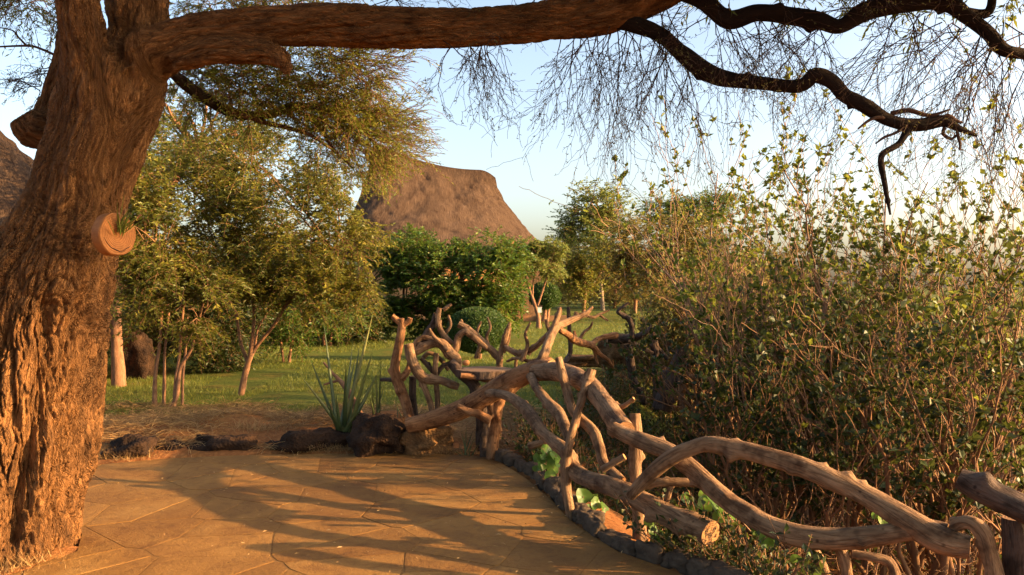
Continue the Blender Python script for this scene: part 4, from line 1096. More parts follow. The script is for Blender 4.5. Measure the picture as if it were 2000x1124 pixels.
# low gatepost of the same plaster beside it
wl = at(1048, 575, 34.5)
def box(name, c, s, mat, parent=None, rot=0):
    c = np.array(c, float); s = np.array(s, float) / 2
    V = np.array([[x, y, z] for x in (-1, 1) for y in (-1, 1) for z in (-1, 1)], float) * s
    cr, sr = math.cos(rot), math.sin(rot)
    V = np.column_stack([V[:, 0] * cr - V[:, 1] * sr, V[:, 0] * sr + V[:, 1] * cr, V[:, 2]]) + c
    return link(name, make_mesh(name, V, np.array([[0, 1, 3, 2], [4, 6, 7, 5], [0, 4, 5, 1], [2, 3, 7, 6], [0, 2, 6, 4], [1, 5, 7, 3]]), False), mat, parent)
box('entrance_pier', (wl[0] - .25, 34.6, 1.2), (.75, .6, 3.0), M['plaster'], house, .1)
box('step', (at(1078, 600, 34.2)[0], 34.3, .10), (1.2, .6, .22), M['plaster'], house, .05)
# near hut at the left edge
hut = thing('thatched_hut', 'grey thatched hut roof showing at the left edge behind the big trunk', 'hut', tuple(at(-120, 620, 14)))
hp = at(-80, 190, 14.0)
link('thatched_roof', roof_mesh(hp + np.array([-.12, 0, 0]), hp + np.array([.12, 0, 0]), 0, (hp[0], 14.0), 2.75, 2.75, at(0, 500, 14)[2], power=1.05, seed=8, nphi=200, nv=60), M['thatch'], hut)
link('wall', wall_mesh((hp[0], 14.0), 2.2, 2.2, -.2, at(0, 492, 14)[2]), M['plaster'], hut)

# ------------------------------------------------------------------ small trees built of stems, sprays and leaves
LEAF = {
    'olive': leaf_mat('olive yellow leaf', (.032, .048, .006), (.095, .105, .012), (.23, .20, .026), .34),
    'olive2': leaf_mat('olive green leaf', (.045, .075, .010), (.11, .14, .018), (.24, .22, .03), .38),
    'green': leaf_mat('glossy green leaf', (.022, .058, .008), (.060, .115, .014), (.16, .205, .026), .32, .36),
    'topiary': leaf_mat('clipped hedge leaf', (.020, .055, .012), (.040, .085, .016), (.085, .125, .026), .28, .45),
    'pale': leaf_mat('pale green leaf', (.06, .09, .018), (.13, .165, .03), (.26, .28, .06), .38),
    'dull': leaf_mat('dull brown green leaf', (.055, .058, .012), (.125, .115, .022), (.24, .19, .042), .36),
    'shrub': leaf_mat('shrub leaf', (.022, .045, .007), (.075, .110, .013), (.21, .22, .03), .42),
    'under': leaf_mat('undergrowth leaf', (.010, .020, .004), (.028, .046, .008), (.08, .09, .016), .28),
    'vine': leaf_mat('large vine leaf', (.06, .13, .022), (.10, .19, .03), (.16, .25, .05), .5, .4),
}
def tree(label, base, stems, blobs, nspray, style, leaf, seed, name='leafy_tree', cat='tree', group=None, mat_stem='stem', droop=.35, gap=-.1, spray=(.25, .5), nleaf=16, shell=2.4, twig='twig_brown', freq=1.6, link_limbs=True, spread=.55):
    rng = np.random.default_rng(seed)
    b0 = at(*base); b0[2] = float(gz(b0[0], b0[1]))
    root = thing(name, label, cat, tuple(b0), group)
    for i, (pts, extra) in enumerate(stems):
        log_obj('trunk' if i == 0 else 'stem', [[(a, b_, c, r * .62) for a, b_, c, r in q] for q in [pts] + list(extra)], [M[mat_stem], M['cut']], root, seed + i, 10, .10, 2, .06, cap=False)
    # limbs from the stem tips into the blobs
    if link_limbs:
        tips = np.array([at(*p[-1][:3]) for p, e in stems] + [at(*q[-1][:3]) for p, e in stems for q in e])
        tr = np.array([p[-1][3] / F * p[-1][2] for p, e in stems] + [q[-1][3] / F * q[-1][2] for p, e in stems for q in e])
        PP, RR = [], []
        for bl in blobs:
            c = at(bl[0], bl[1], bl[2])
            k = np.argmin(np.linalg.norm(tips - c, axis=1) + np.where(tips[:, 2] > c[2], 1.0, 0))
            for rep in range(5):
                e = c + rand_unit(1, rng)[0] * np.array([bl[3] / F * bl[2], bl[5], bl[4] / F * bl[2]]) * (.0 if rep == 0 else .75)
                st = tips[k] if rep == 0 else tips[k] + (c - tips[k]) * rng.uniform(.3, .8)
                t = np.linspace(0, 1, 8)[:, None]
                mid = (st + e) / 2 + rng.normal(size=3) * .12 * np.linalg.norm(e - st) + np.array([0, 0, .08 * np.linalg.norm(e - st)])
                PP.append((1 - t) ** 2 * st + 2 * t * (1 - t) * mid + t * t * e)
                RR.append(np.linspace(tr[k] * (.8 if rep == 0 else .45), tr[k] * .18, 8))
        V_, F_ = thin_tubes(np.array(PP), np.array(RR), 6)
        link('limbs', make_mesh('limbs', V_, F_, True), M[twig], root)
    p, u = sample_blobs(blobs, nspray, rng, gap, shell, freq, seed)
    d = norm(u * np.array([1, 1, .6]) + np.array([0, 0, .15]) + rng.normal(size=p.shape) * .45)
    Ls = rng.uniform(*spray, nspray)
    k = 5
    t = np.linspace(0, 1, k)[None, :, None]
    P = p[:, None] + d[:, None] * Ls[:, None, None] * (t - .4) - np.array([0, 0, 1.0]) * (droop * Ls)[:, None, None] * t ** 2
    sc = base[2] / 11.0
    V_, F_ = thin_tubes(P, np.full((nspray, k), .0028 * max(1, sc * .8)) * np.linspace(1.2, .5, k)[None], 3)
    link('twigs', make_mesh('twigs', V_, F_, True), M[twig], root, kind='stuff')
    tt = np.clip(np.linspace(.08, 1, nleaf)[None] + rng.uniform(-.06, .06, (nspray, nleaf)), 0, 1)
    C = lerp_rows(P, tt); dl = norm(lerp_rows(np.gradient(P, axis=1), tt))
    sd = norm(np.cross(dl, np.array([0, 0, 1.0])))
    sgn = np.where(np.arange(nleaf)[None, :, None] % 2 == 0, 1, -1)
    D_ = norm(sd * sgn + dl * spread + rng.normal(size=dl.shape) * .35 - np.array([0, 0, .15]))
    N_ = norm(np.array([0, 0, 1.0]) + rng.normal(size=dl.shape) * .55)
    lw, ll = leaf
    C, D_, N_ = C.reshape(-1, 3), D_.reshape(-1, 3), N_.reshape(-1, 3)
    tint = np.clip(np.repeat(rng.normal(.45, .22, nspray), nleaf) + rng.normal(0, .15, len(C)), 0, 1)
    leaf_obj('crown', C, D_, N_, ll * rng.uniform(.7, 1.25, len(C)), lw * rng.uniform(.7, 1.25, len(C)), LEAF[style], root, tint=tint, rng=rng)
    return root

G1 = 'small feathery trees on the lawn'
tree('many-stemmed small tree with drooping olive leaves right beside the big trunk', (312, 800, 10.6),
     [([(302, 812, 10.6, 8), (303, 740, 10.6, 6), (312, 670, 10.6, 5), (316, 600, 10.6, 4)], []), ([(320, 812, 10.62, 6), (321, 740, 10.62, 5), (322, 690, 10.62, 4), (330, 610, 10.6, 4)], []),
      ([(341, 812, 10.55, 6), (342, 750, 10.55, 5), (350, 700, 10.55, 5), (358, 600, 10.6, 4)], []), ([(356, 812, 10.65, 5), (357, 740, 10.65, 4), (362, 690, 10.7, 4), (366, 620, 10.7, 3)], []),
      ([(330, 800, 10.55, 6), (345, 775, 10.55, 7), (352, 720, 10.55, 6), (375, 680, 10.55, 5), (388, 630, 10.55, 4)], [])],
     [(300, 545, 10.5, 80, 70, .9), (370, 565, 10.4, 75, 60, .9), (250, 500, 10.6, 50, 110, .8), (280, 380, 10.8, 70, 80, .8), (330, 470, 10.7, 90, 90, 1.0), (420, 570, 10.3, 60, 45, .6), (385, 620, 10.3, 50, 40, .5), (265, 600, 10.6, 45, 50, .7)],
     1400, 'olive', (.027, .064), 101, group=G1, gap=.0, nleaf=18)
tree('forked small tree with spreading golden-olive crown at the middle of the lawn', (472, 778, 11.8),
     [([(468, 785, 11.8, 10), (477, 740, 11.8, 10), (486, 705, 11.8, 9), (490, 690, 11.8, 8), (496, 630, 11.8, 5), (494, 590, 11.8, 4)], []),
      ([(487, 700, 11.8, 7), (505, 672, 11.8, 6), (535, 635, 11.75, 5), (570, 580, 11.7, 5), (610, 530, 11.7, 4), (650, 490, 11.6, 3)], []),
      ([(484, 708, 11.82, 6), (470, 670, 11.85, 5), (464, 630, 11.85, 4), (455, 590, 11.9, 4)], []), ([(498, 680, 11.85, 4), (505, 640, 11.9, 3), (530, 600, 12, 3)], [])],
     [(480, 470, 11.6, 110, 110, 1.2), (590, 450, 11.6, 110, 110, 1.2), (680, 470, 11.5, 75, 90, 1.0), (540, 350, 11.8, 130, 90, 1.2), (640, 360, 11.7, 90, 70, 1.0), (610, 560, 11.4, 85, 55, .9), (520, 550, 11.5, 70, 45, .8), (430, 400, 11.9, 80, 90, 1.0), (380, 330, 12.0, 80, 60, 1.0), (460, 290, 12.1, 80, 50, 1.0), (690, 560, 11.5, 45, 50, .7)],
     2500, 'olive', (.027, .064), 102, group=G1, gap=.0, nleaf=18)
tree('taller tree behind, its forked orange limbs showing under the big branch', (232, 758, 13.0),
     [([(232, 760, 13, 22), (230, 700, 13, 19), (228, 640, 13, 17), (235, 540, 13, 14), (300, 420, 13.2, 11), (385, 290, 13.4, 9)], [[(385, 290, 13.4, 6), (380, 250, 13.4, 5), (362, 215, 13.4, 4)], [(388, 285, 13.4, 6), (400, 235, 13.4, 5), (405, 180, 13.4, 3)], [(390, 280, 13.4, 5), (420, 230, 13.4, 4), (440, 190, 13.4, 3)]])],
     [(350, 300, 13.4, 110, 70, 1.2), (320, 220, 13.4, 60, 55, .9), (270, 380, 13.3, 90, 90, 1.2), (440, 290, 13.6, 80, 60, 1.0), (500, 250, 13.8, 80, 50, 1.0), (250, 480, 13.4, 60, 90, 1.0)],
     1500, 'olive2', (.024, .055), 103, group=G1, gap=-.2, mat_stem='stem')
# background bushes behind the left trees, deep shade painted as near-black leaves
def bush(label, base, blobs, nspray, style, leaf, seed, name='bush', cat='bush', stems=None, **kw):
    bx, by, d = base
    st = stems or [([(bx - 6, by + 4, d, 5), (bx - 10, by - 25, d, 4), (bx - 14, by - 60, d, 3)], []), ([(bx + 5, by + 4, d, 5), (bx + 8, by - 25, d, 4), (bx + 16, by - 60, d, 3)], [])]
    return tree(label, base, st, blobs, nspray, style, leaf, seed, name=name, cat=cat, **kw)
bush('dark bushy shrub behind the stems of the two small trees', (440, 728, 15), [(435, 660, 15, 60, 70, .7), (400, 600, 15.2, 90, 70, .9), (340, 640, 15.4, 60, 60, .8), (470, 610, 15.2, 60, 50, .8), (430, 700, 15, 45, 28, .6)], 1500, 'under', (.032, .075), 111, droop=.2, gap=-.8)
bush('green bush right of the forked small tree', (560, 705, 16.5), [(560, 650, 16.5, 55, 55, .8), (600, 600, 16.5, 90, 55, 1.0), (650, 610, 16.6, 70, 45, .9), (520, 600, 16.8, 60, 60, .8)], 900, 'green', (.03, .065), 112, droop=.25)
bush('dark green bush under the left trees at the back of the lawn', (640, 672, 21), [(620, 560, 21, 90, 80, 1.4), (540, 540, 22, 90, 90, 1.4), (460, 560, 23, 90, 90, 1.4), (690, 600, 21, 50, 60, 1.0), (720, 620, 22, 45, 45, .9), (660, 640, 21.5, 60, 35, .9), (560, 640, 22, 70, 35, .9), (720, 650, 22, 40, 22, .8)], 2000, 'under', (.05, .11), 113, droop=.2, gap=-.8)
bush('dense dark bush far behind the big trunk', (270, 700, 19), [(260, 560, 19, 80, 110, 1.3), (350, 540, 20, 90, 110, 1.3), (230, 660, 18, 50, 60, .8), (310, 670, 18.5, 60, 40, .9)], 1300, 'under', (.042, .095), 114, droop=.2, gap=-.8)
st = at(268, 760, 14.2)
tag(stone('stump', (st[0], st[1], .32), (.26, .24, .48), M['rock'], None, 95, 0, ICO4, .35, .3), 'grey rough stump between the orange trunk and the stems', 'stump')

# the broad dark bush in front of the house
bush('broad dense dark green bush in front of the thatched house', (870, 668, 23.5),
     [(800, 505, 23.5, 60, 58, 1.2), (865, 540, 23.2, 75, 65, 1.4), (955, 510, 23.0, 58, 60, 1.3), (905, 500, 23.4, 35, 30, .8), (760, 590, 23.6, 50, 60, 1.0), (830, 600, 23.6, 80, 60, 1.1), (985, 560, 22.8, 42, 75, 1.0), (960, 600, 22.8, 55, 60, 1.0), (900, 610, 23, 60, 55, 1.0), (1000, 500, 23.3, 35, 40, .8), (740, 530, 23.6, 35, 50, .8)],
     4300, 'green', (.052, .105), 121, droop=.1, gap=-.42, nleaf=14, spread=.8,
     stems=[([(756, 672, 23.6, 9), (752, 640, 23.6, 7), (730, 615, 23.6, 5), (705, 600, 23.6, 4)], [[(754, 650, 23.6, 5), (775, 630, 23.6, 4), (790, 610, 23.6, 4)]]), ([(880, 672, 23.3, 10), (885, 640, 23.3, 8), (900, 600, 23.3, 6)], [])])
def topiary(label, cpx, cpy, d, rx, rz, ground_y, seed, n=2200, leaf=(.018, .03)):
    rng = np.random.default_rng(seed)
    c = at(cpx, cpy, d); R = np.array([rx, rx, rz])
    root = thing('clipped_bush', label, 'bush', (c[0], d, float(gz(c[0], d))), 'clipped round bushes')
    log_obj('trunk', [[(cpx - 2, ground_y, d, 5), (cpx + 1, (ground_y + cpy) / 2, d, 4), (cpx, cpy, d, 3)], [(cpx + 4, ground_y, d + .05, 4), (cpx + 8, (ground_y + cpy) / 2, d, 3), (cpx + 12, cpy, d, 2)]], [M['stem'], M['cut']], root, seed, 8, .1, 0, .05, cap=False)
    V0, F0 = ICO3
    link('inner_core', make_mesh('inner_core', V0 * R * .86 * (1 + .06 * vn(V0[:, 0] * 3, V0[:, 1] * 3, V0[:, 2] * 3, seed))[:, None] + c, F0, True), M['core'], root)  # solid dark ball filling the bush behind its leaves
    u = rand_unit(n * 6, rng)
    bump = 1 + .06 * fbm(u[:, 0] * 2.2, u[:, 1] * 2.2, u[:, 2] * 2.2, 2, seed) + rng.normal(0, .025, len(u))
    p = c + u * R * bump[:, None]
    D_ = norm(u * .7 + rng.normal(size=u.shape) * .6 + np.array([0, 0, .3])); N_ = norm(u + rng.normal(size=u.shape) * .5)
    k = d / 20
    leaf_obj('crown', p - D_ * leaf[1] * k * .5, D_, N_, leaf[1] * k * rng.uniform(.8, 1.4, len(p)) * 1.4, leaf[0] * k * rng.uniform(.8, 1.4, len(p)) * 1.4, LEAF['topiary'], root, rng=rng)
M['core'] = mat_new('dark bush core', .9, .05)[0]
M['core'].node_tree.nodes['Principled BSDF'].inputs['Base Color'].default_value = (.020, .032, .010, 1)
topiary('clipped round bush in front of the broad dark bush, behind the driftwood', 932, 645, 17.5, .60, .46, 705, 131, 3000)
topiary('small clipped ball bush in front of the ochre house wall', 1064, 578, 32.5, .58, .50, 628, 132, 1500)
sm = tree('small open tree with a forked trunk standing in front of the clipped ball', (1052, 641, 28.5),
     [([(1052, 644, 28.5, 9), (1051, 620, 28.5, 7), (1046, 600, 28.5, 6), (1036, 570, 28.5, 4), (1026, 540, 28.5, 3), (1022, 515, 28.5, 2.5)], [[(1048, 604, 28.5, 4), (1056, 580, 28.5, 3), (1064, 555, 28.5, 3), (1072, 530, 28.5, 2)], [(1040, 580, 28.5, 3), (1042, 545, 28.5, 2.5), (1046, 520, 28.5, 2)]])],
     [(1028, 500, 28.5, 38, 38, .9), (1072, 500, 28.5, 34, 40, .9), (1050, 480, 28.5, 40, 22, .8), (1085, 520, 28.5, 20, 22, .5)], 620, 'pale', (.05, .10), 141, gap=-.2)
# small white lantern on it
lt = at(1054, 604, 28.2)
lan = thing('lantern', 'tiny white lantern hanging on the small open tree', 'lantern', tuple(lt))
m, nt, n, l, b = mat_new('white enamel', .4, .4); b.inputs['Base Color'].default_value = (.72, .70, .66, 1); M['white'] = m
box('body', (lt[0], lt[1], lt[2] - .02), (.13, .13, .20), M['white'], lan); box('cap', (lt[0], lt[1], lt[2] + .10), (.19, .19, .035), M['twig_dark'], lan)

# ------------------------------------------------------------------ trees at the back, centre and right
GB = 'trees at the back of the lawn'
tree('tall pale green tree rising above the others at the back', (1172, 600, 46),
     [([(1178, 612, 46, 7), (1174, 560, 46, 6), (1170, 500, 46, 6), (1172, 450, 46, 5), (1166, 410, 46, 3)], [[(1172, 450, 46, 4), (1200, 420, 46, 3), (1215, 400, 46, 2)], [(1170, 470, 46, 4), (1140, 430, 46, 3), (1125, 410, 46, 2)]])],
     [(1165, 395, 46, 55, 42, 1.4), (1200, 420, 46, 45, 45, 1.4), (1130, 430, 46, 45, 45, 1.4), (1165, 450, 46, 65, 45, 1.6), (1110, 460, 46, 28, 30, 1.0)], 750, 'pale', (.09, .17), 151, group=GB, gap=-.15, spray=(.6, 1.3), droop=.15, mat_stem='pale_bark', shell=2.0) if M.setdefault('pale_bark', bark_mat('pale bark', (.20, .14, .09), (.36, .27, .18), 'tc', 20, .4, .02)) else None
tree('flat-topped acacia crown on the skyline', (1330, 610, 42), [([(1330, 615, 42, 8), (1328, 520, 42, 7), (1332, 440, 42, 5)], [[(1330, 480, 42, 5), (1370, 430, 42, 3), (1395, 410, 42, 2)], [(1330, 470, 42, 4), (1300, 430, 42, 3), (1290, 415, 42, 2)]])],
     [(1310, 402, 42, 62, 16, 1.6), (1380, 400, 42, 50, 22, 1.4), (1340, 425, 42, 90, 22, 1.8), (1410, 390, 42, 36, 14, 1.0)], 650, 'green', (.06, .14), 152, group=GB, spray=(.5, 1.0), droop=.05, name='acacia_tree', gap=-.25)
bl = [('rounded olive tree at the back, under the tall pale one', (1140, 606, 42), [(1120, 500, 42, 45, 40, 1.5), (1165, 510, 42, 60, 50, 1.6), (1130, 545, 42, 50, 40, 1.4)], 620, 'olive2', 153),
      ('brown-green tree right of the tall pale one', (1240, 604, 38), [(1230, 470, 38, 55, 50, 1.5), (1260, 510, 38, 60, 55, 1.5), (1225, 545, 38, 50, 40, 1.4)], 720, 'dull', 154),
      ('brown-green tree below the flat-topped crown', (1330, 612, 34), [(1310, 470, 34, 60, 50, 1.5), (1360, 470, 34, 55, 55, 1.5), (1310, 530, 34, 70, 50, 1.5), (1390, 520, 34, 50, 60, 1.3)], 850, 'dull', 155),
      ('low dull thicket tree at the back edge of the lawn', (1200, 602, 50), [(1190, 560, 50, 75, 35, 1.6), (1120, 565, 50, 50, 30, 1.4), (1270, 570, 50, 60, 35, 1.6)], 600, 'dull', 156)]
for lab, base, blobs, ns, sty, sd in bl:
    bx, by, d = base
    tree(lab, base, [([(bx, by + 8, d, 6), (bx + 2, by - 40, d, 5), (bx - 3, by - 80, d, 4)], [[(bx, by - 30, d, 4), (bx + 25, by - 60, d, 3), (bx + 40, by - 90, d, 2)]])], blobs, ns, sty, (.07, .14), sd, group=GB, spray=(.45, .95), droop=.15, gap=-.22)
# trees that close the view behind the lawn, between the house and the left bushes and further right
row = [(90, 30, 'dull'), (520, 34, 'green'), (660, 40, 'olive2'), (980, 52, 'olive2'), (1090, 62, 'dull'), (1230, 58, 'olive2'), (1360, 52, 'dull'), (1500, 46, 'dull')]
places = ['far dark tree behind the grey hut', 'far green tree behind the left bushes', 'far olive tree left of the thatched house', 'far olive tree just right of the thatched house', 'far brownish tree behind the clipped ball', 'far olive tree behind the tall pale trunk', 'far brownish tree behind the far log posts', 'far brownish tree behind the tall shrubs']
for k, ((px, d, sty), lab) in enumerate(zip(row, places)):
    gy_ = HY + F * 1.6 / d
    tree(lab, (px, gy_, d), [([(px, gy_ + 5, d, 5), (px + 3, gy_ - 50, d, 4)], [])], [(px - 25, gy_ - 70, d, 60, 50, 2.0), (px + 35, gy_ - 60, d, 55, 55, 2.0), (px, gy_ - 25, d, 80, 30, 2.0)], 520, sty, (.10, .20), 160 + k, group='far trees behind the lawn', spray=(.6, 1.2), droop=.12, gap=-.3)

# ------------------------------------------------------------------ the tall woody shrubs on the slope at the right
def shrub(label, px, d, top_py, half_px, seed, stems=9, nl=1.0, lean=(0, 0), twig='twig_tan', leafs=(.024, .034), style='shrub', group='tall woody shrubs on the slope', bare=0.0):
    rng = np.random.default_rng(seed)
    b0 = at(px, 0, d); b0[2] = float(gz(b0[0], d)) - .05
    h = (at(0, top_py, d)[2] - b0[2]) * (.86 if top_py < 600 else 1)
    w = half_px / F * d
    root = thing('woody_shrub', label, 'shrub', tuple(b0), group)
    P0 = b0 + np.column_stack([rng.normal(0, .14, stems), rng.normal(0, .14, stems), np.zeros(stems)])
    D0 = np.column_stack([rng.uniform(-1, 1, stems) * w * 1.9 + lean[0], rng.uniform(-1, 1, stems) * w * 1.2 + lean[1], np.full(stems, h)])
    L0 = np.linalg.norm(D0, axis=1) * rng.uniform(.36, .66, stems)
    lv = [dict(child=5, spread=.75, up=.18, ratio=.60, curve=.08, wob=.26, t0=.22, taper=.45, rratio=.6), dict(child=4, spread=.75, up=.22, ratio=.56, curve=.10, wob=.24, t0=.12, taper=.5, rratio=.6),
          dict(child=2, spread=.75, up=.15, ratio=.5, curve=.06, wob=.2, t0=.3, taper=.5, rratio=.7), dict(child=0, curve=.04, wob=.15)]
    G = grow(P0, norm(D0), L0, rng.uniform(.018, .042, stems), lv, rng, 7)
    for q in range(stems):
        V_, F_ = thin_tubes(G[0][0][q:q + 1], G[0][1][q:q + 1], 7)
        link('stem', make_mesh('stem', V_, F_, True), M[twig], root)
    V_, F_ = cat_vf([thin_tubes(P, np.maximum(R, .0034), 4 if i == 0 else 3) for i, (P, R) in enumerate(G[1:])])
    link('twigs', make_mesh('twigs', V_, F_, True), M[twig], root, kind='stuff')
    Cs, Ds = [], []
    for P, nn in ((G[3][0], 3), (G[2][0], 2)):
        P = P[rng.random(len(P)) > bare]
        t = rng.uniform(.25, 1, (len(P), nn)); t[:, 0] = 1
        C = lerp_rows(P, t); dl = norm(lerp_rows(np.gradient(P, axis=1), t))
        m_ = max(1, int(round(3 * nl)))
        C = np.repeat(C.reshape(-1, 3), m_, 0); dl = np.repeat(dl.reshape(-1, 3), m_, 0)
        Cs.append(C); Ds.append(norm(dl * .5 + rand_unit(len(C), rng)))
    C, D_ = np.vstack(Cs), np.vstack(Ds)
    N_ = norm(rng.normal(size=C.shape) * .6 + np.array([0, 0, 1.0]))
    tint = np.clip(rng.normal(.45, .25, len(C)), 0, 1)
    leaf_obj('foliage', C, D_, N_, leafs[1] * rng.uniform(.6, 1.35, len(C)), leafs[0] * rng.uniform(.6, 1.35, len(C)), LEAF[style], root, tint=tint, rng=rng)
SH = [(1490, 9.6, 310, 80, 9, 'tall woody shrub whose long shoots reach highest left of the hanging dead branch'),
      (1590, 8.7, 290, 130, 10, 'woody shrub with a thick grey-brown forked stem left of the hanging dead branch'),
      (1740, 8.9, 300, 140, 10, 'woody shrub directly below the hanging dead branch'),
      (1880, 8.2, 265, 140, 10, 'woody shrub right of the hanging dead branch'),
      (2030, 8.2, 235, 150, 10, 'woody shrub with slanting shoots cut off by the right edge of the picture'),
      (1370, 12.5, 470, 80, 9, 'brownish woody shrub behind the dark crooked posts'),
      (1450, 14.5, 450, 90, 8, 'woody shrub behind, between the brownish one and the tallest shoots'),
      (1690, 10.6, 490, 150, 11, 'woody shrub in the second row under the hanging dead branch'),
      (1860, 10.8, 480, 160, 11, 'woody shrub in the second row towards the right edge'),
      (1480, 9.1, 615, 120, 9, 'low dark shrub at the foot of the tallest shoots'),
      (1625, 9.6, 610, 130, 9, 'low dark shrub below the forked grey-brown stem'),
      (1800, 9.4, 610, 130, 9, 'low dark shrub below the hanging dead branch'),
      (1300, 13.4, 480, 60, 8, 'olive-brown shrub just behind the left end of the dark crooked posts'),
      (1410, 13.2, 450, 70, 8, 'olive-brown shrub behind the right end of the dark crooked posts'),
      (1570, 10.8, 520, 110, 10, 'woody shrub in the second row behind the forked grey-brown stem'),
      (1545, 7.4, 690, 120, 8, 'low dark shrub behind the arched rail'),
      (1700, 7.0, 700, 130, 8, 'low dark shrub right of the middle behind the rails'),
      (1860, 6.6, 690, 130, 8, 'low shrub behind the dark corner rail')]
for k, (px, d, top, hw, ns, lab) in enumerate(SH):
    low = top > 600
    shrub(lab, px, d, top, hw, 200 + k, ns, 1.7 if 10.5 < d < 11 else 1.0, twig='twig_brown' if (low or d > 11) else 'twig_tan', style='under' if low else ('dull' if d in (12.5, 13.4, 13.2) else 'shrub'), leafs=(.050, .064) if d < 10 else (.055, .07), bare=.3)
shrub('low scrubby bush at the edge of the far log posts', 1310, 14.5, 600, 60, 230, 7, 1.0, twig='twig_brown', style='dull', leafs=(.03, .05))

# undergrowth that covers the slope
rng = np.random.default_rng(77)
n_ = 10500
y_ = 3.0 + 14 * rng.random(n_) ** 1.5; x_ = np.interp(y_, EDGE_Y, EDGE_X) + .14 + 6.5 * rng.random(n_) ** 1.7
ok = vn(x_ * 1.1, y_ * 1.1, 0, 5) > -.45; x_, y_ = x_[ok], y_[ok]; n_ = len(x_)
p0 = np.column_stack([x_, y_, gz(x_, y_)])
d0 = norm(np.column_stack([rng.normal(0, .5, n_), rng.normal(0, .5, n_), np.ones(n_)]))
hh = rng.uniform(.12, .5, n_)
k = 4; t = np.linspace(0, 1, k)[None, :, None]
P = p0[:, None] + d0[:, None] * hh[:, None, None] * t + rng.normal(size=(n_, k, 3)) * .03 * t
und = thing('undergrowth', 'dark leafy undergrowth covering the slope below the railing', 'undergrowth', (2, 6, -.6)); und['kind'] = 'stuff'
V_, F_ = thin_tubes(P, np.full((n_, k), .0028), 3)
link('stems', make_mesh('stems', V_, F_), M['twig_brown'], und, kind='stuff')
t = rng.uniform(.15, 1, (n_, 9)); C = lerp_rows(P, t).reshape(-1, 3)
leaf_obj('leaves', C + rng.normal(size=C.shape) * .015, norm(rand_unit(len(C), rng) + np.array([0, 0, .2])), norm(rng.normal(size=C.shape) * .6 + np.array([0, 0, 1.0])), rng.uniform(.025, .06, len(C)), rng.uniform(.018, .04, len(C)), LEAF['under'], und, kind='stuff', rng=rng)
# bare twigs tangled through it
n_ = 900
y_ = 6.2 + 12 * rng.random(n_) ** 1.3; x_ = np.interp(y_, EDGE_Y, EDGE_X) + 1.5 + 5 * rng.random(n_)
p0 = np.column_stack([x_, y_, gz(x_, y_) + rng.uniform(0, .5, n_)])
G = grow(p0, norm(np.column_stack([rng.normal(0, 1, n_), rng.normal(0, .6, n_), rng.uniform(.1, 1.2, n_)])), rng.uniform(.4, 1.3, n_), rng.uniform(.004, .009, n_), [dict(child=3, spread=.8, up=.05, ratio=.5, curve=-.12, wob=.2), dict(child=0, wob=.2)], rng, 6)
V_, F_ = cat_vf([thin_tubes(P_, R_, 4 if i == 0 else 3) for i, (P_, R_) in enumerate(G)])
link('bare_twigs', make_mesh('bare_twigs', V_, F_, True), M['twig_brown'], und, kind='stuff')

# vine with large round leaves by the rails: each leaf a part
def vine(label, spots, seed):
    rg = np.random.default_rng(seed)
    root = thing('vine', label, 'vine', tuple(at(*spots[0][:3])), 'vines with large round leaves')
    for px, py, d, r in spots:
        c = at(px, py, d); R = r / F * d
        nrm_ = norm(np.array([rg.normal() * .45 + .25, -.8 + rg.normal() * .3, .45 + rg.normal() * .3]))
        a = norm(np.cross(nrm_, [rg.normal() * .4, .1, 1.0])); b2 = np.cross(nrm_, a)
        k = 14; th = np.linspace(0, 2 * math.pi, k, endpoint=False)
        rr = R * (1 - .28 * np.exp(-((th - math.pi / 2) / .35) ** 2) + .12 * np.exp(-((th - 3 * math.pi / 2) / .4) ** 2)) * (1 + .07 * rg.normal(size=k))
        ring = c + a * (rr * np.cos(th))[:, None] + b2 * (rr * np.sin(th))[:, None] * 1.05 + nrm_ * (R * .22 * np.cos(2 * th + rg.uniform(0, 3)))[:, None]
        inner = c + (ring - c) * .5 - nrm_ * R * .1
        V_ = np.vstack([ring, inner, c[None] - nrm_ * R * .12])
        j = np.arange(k); j2 = (j + 1) % k
        link('leaf', make_mesh('leaf', V_, [np.stack([j, j2, k + j2, k + j], -1), np.stack([k + j, k + j2, np.full(k, 2 * k)], -1)], True, {'tint': np.full(len(V_), rg.random())}), LEAF['vine'], root)
    PP, RR = [], []
    for px, py, d, r in spots:
        c = at(px, py, d); g0 = np.array([c[0] + rg.normal() * .08, d + .05, gz(c[0], d)])
        t = np.linspace(0, 1, 6)[:, None]
        PP.append(g0 * (1 - t) + c * t + np.array([rg.normal() * .08, 0, 0]) * t * (1 - t) * 4); RR.append(np.full(6, .003))
    V_, F_ = thin_tubes(np.array(PP), np.array(RR), 4)
    link('tendrils', make_mesh('tendrils', V_, F_, True), M['twig_tan'], root)
vine('vine with glowing round green leaves under the upper rail', [(1400, 985, 4.95, 20), (1375, 985, 5.0, 17), (1360, 1000, 5.0, 14), (1415, 1000, 4.9, 16), (1438, 1003, 4.85, 14), (1405, 1010, 4.9, 13), (1390, 965, 5.0, 15), (1375, 965, 5.05, 12), (1425, 975, 4.9, 12), (1340, 975, 5.05, 12)], 1)
vine('vine with round green leaves beside the slim forked post', [(1140, 970, 5.9, 16), (1165, 985, 5.9, 13), (1180, 992, 5.9, 11), (1150, 1000, 5.85, 14), (1135, 1018, 5.85, 15), (1160, 975, 5.95, 10), (1128, 990, 5.95, 12)], 2)
vine('vine with round green leaves between the slab table post and the slim post', [(1068, 885, 6.6, 17), (1085, 890, 6.6, 14), (1060, 905, 6.6, 15), (1080, 912, 6.55, 16), (1092, 905, 6.5, 12), (1075, 930, 6.5, 12), (1052, 895, 6.65, 11), (1048, 915, 6.6, 9)], 3)
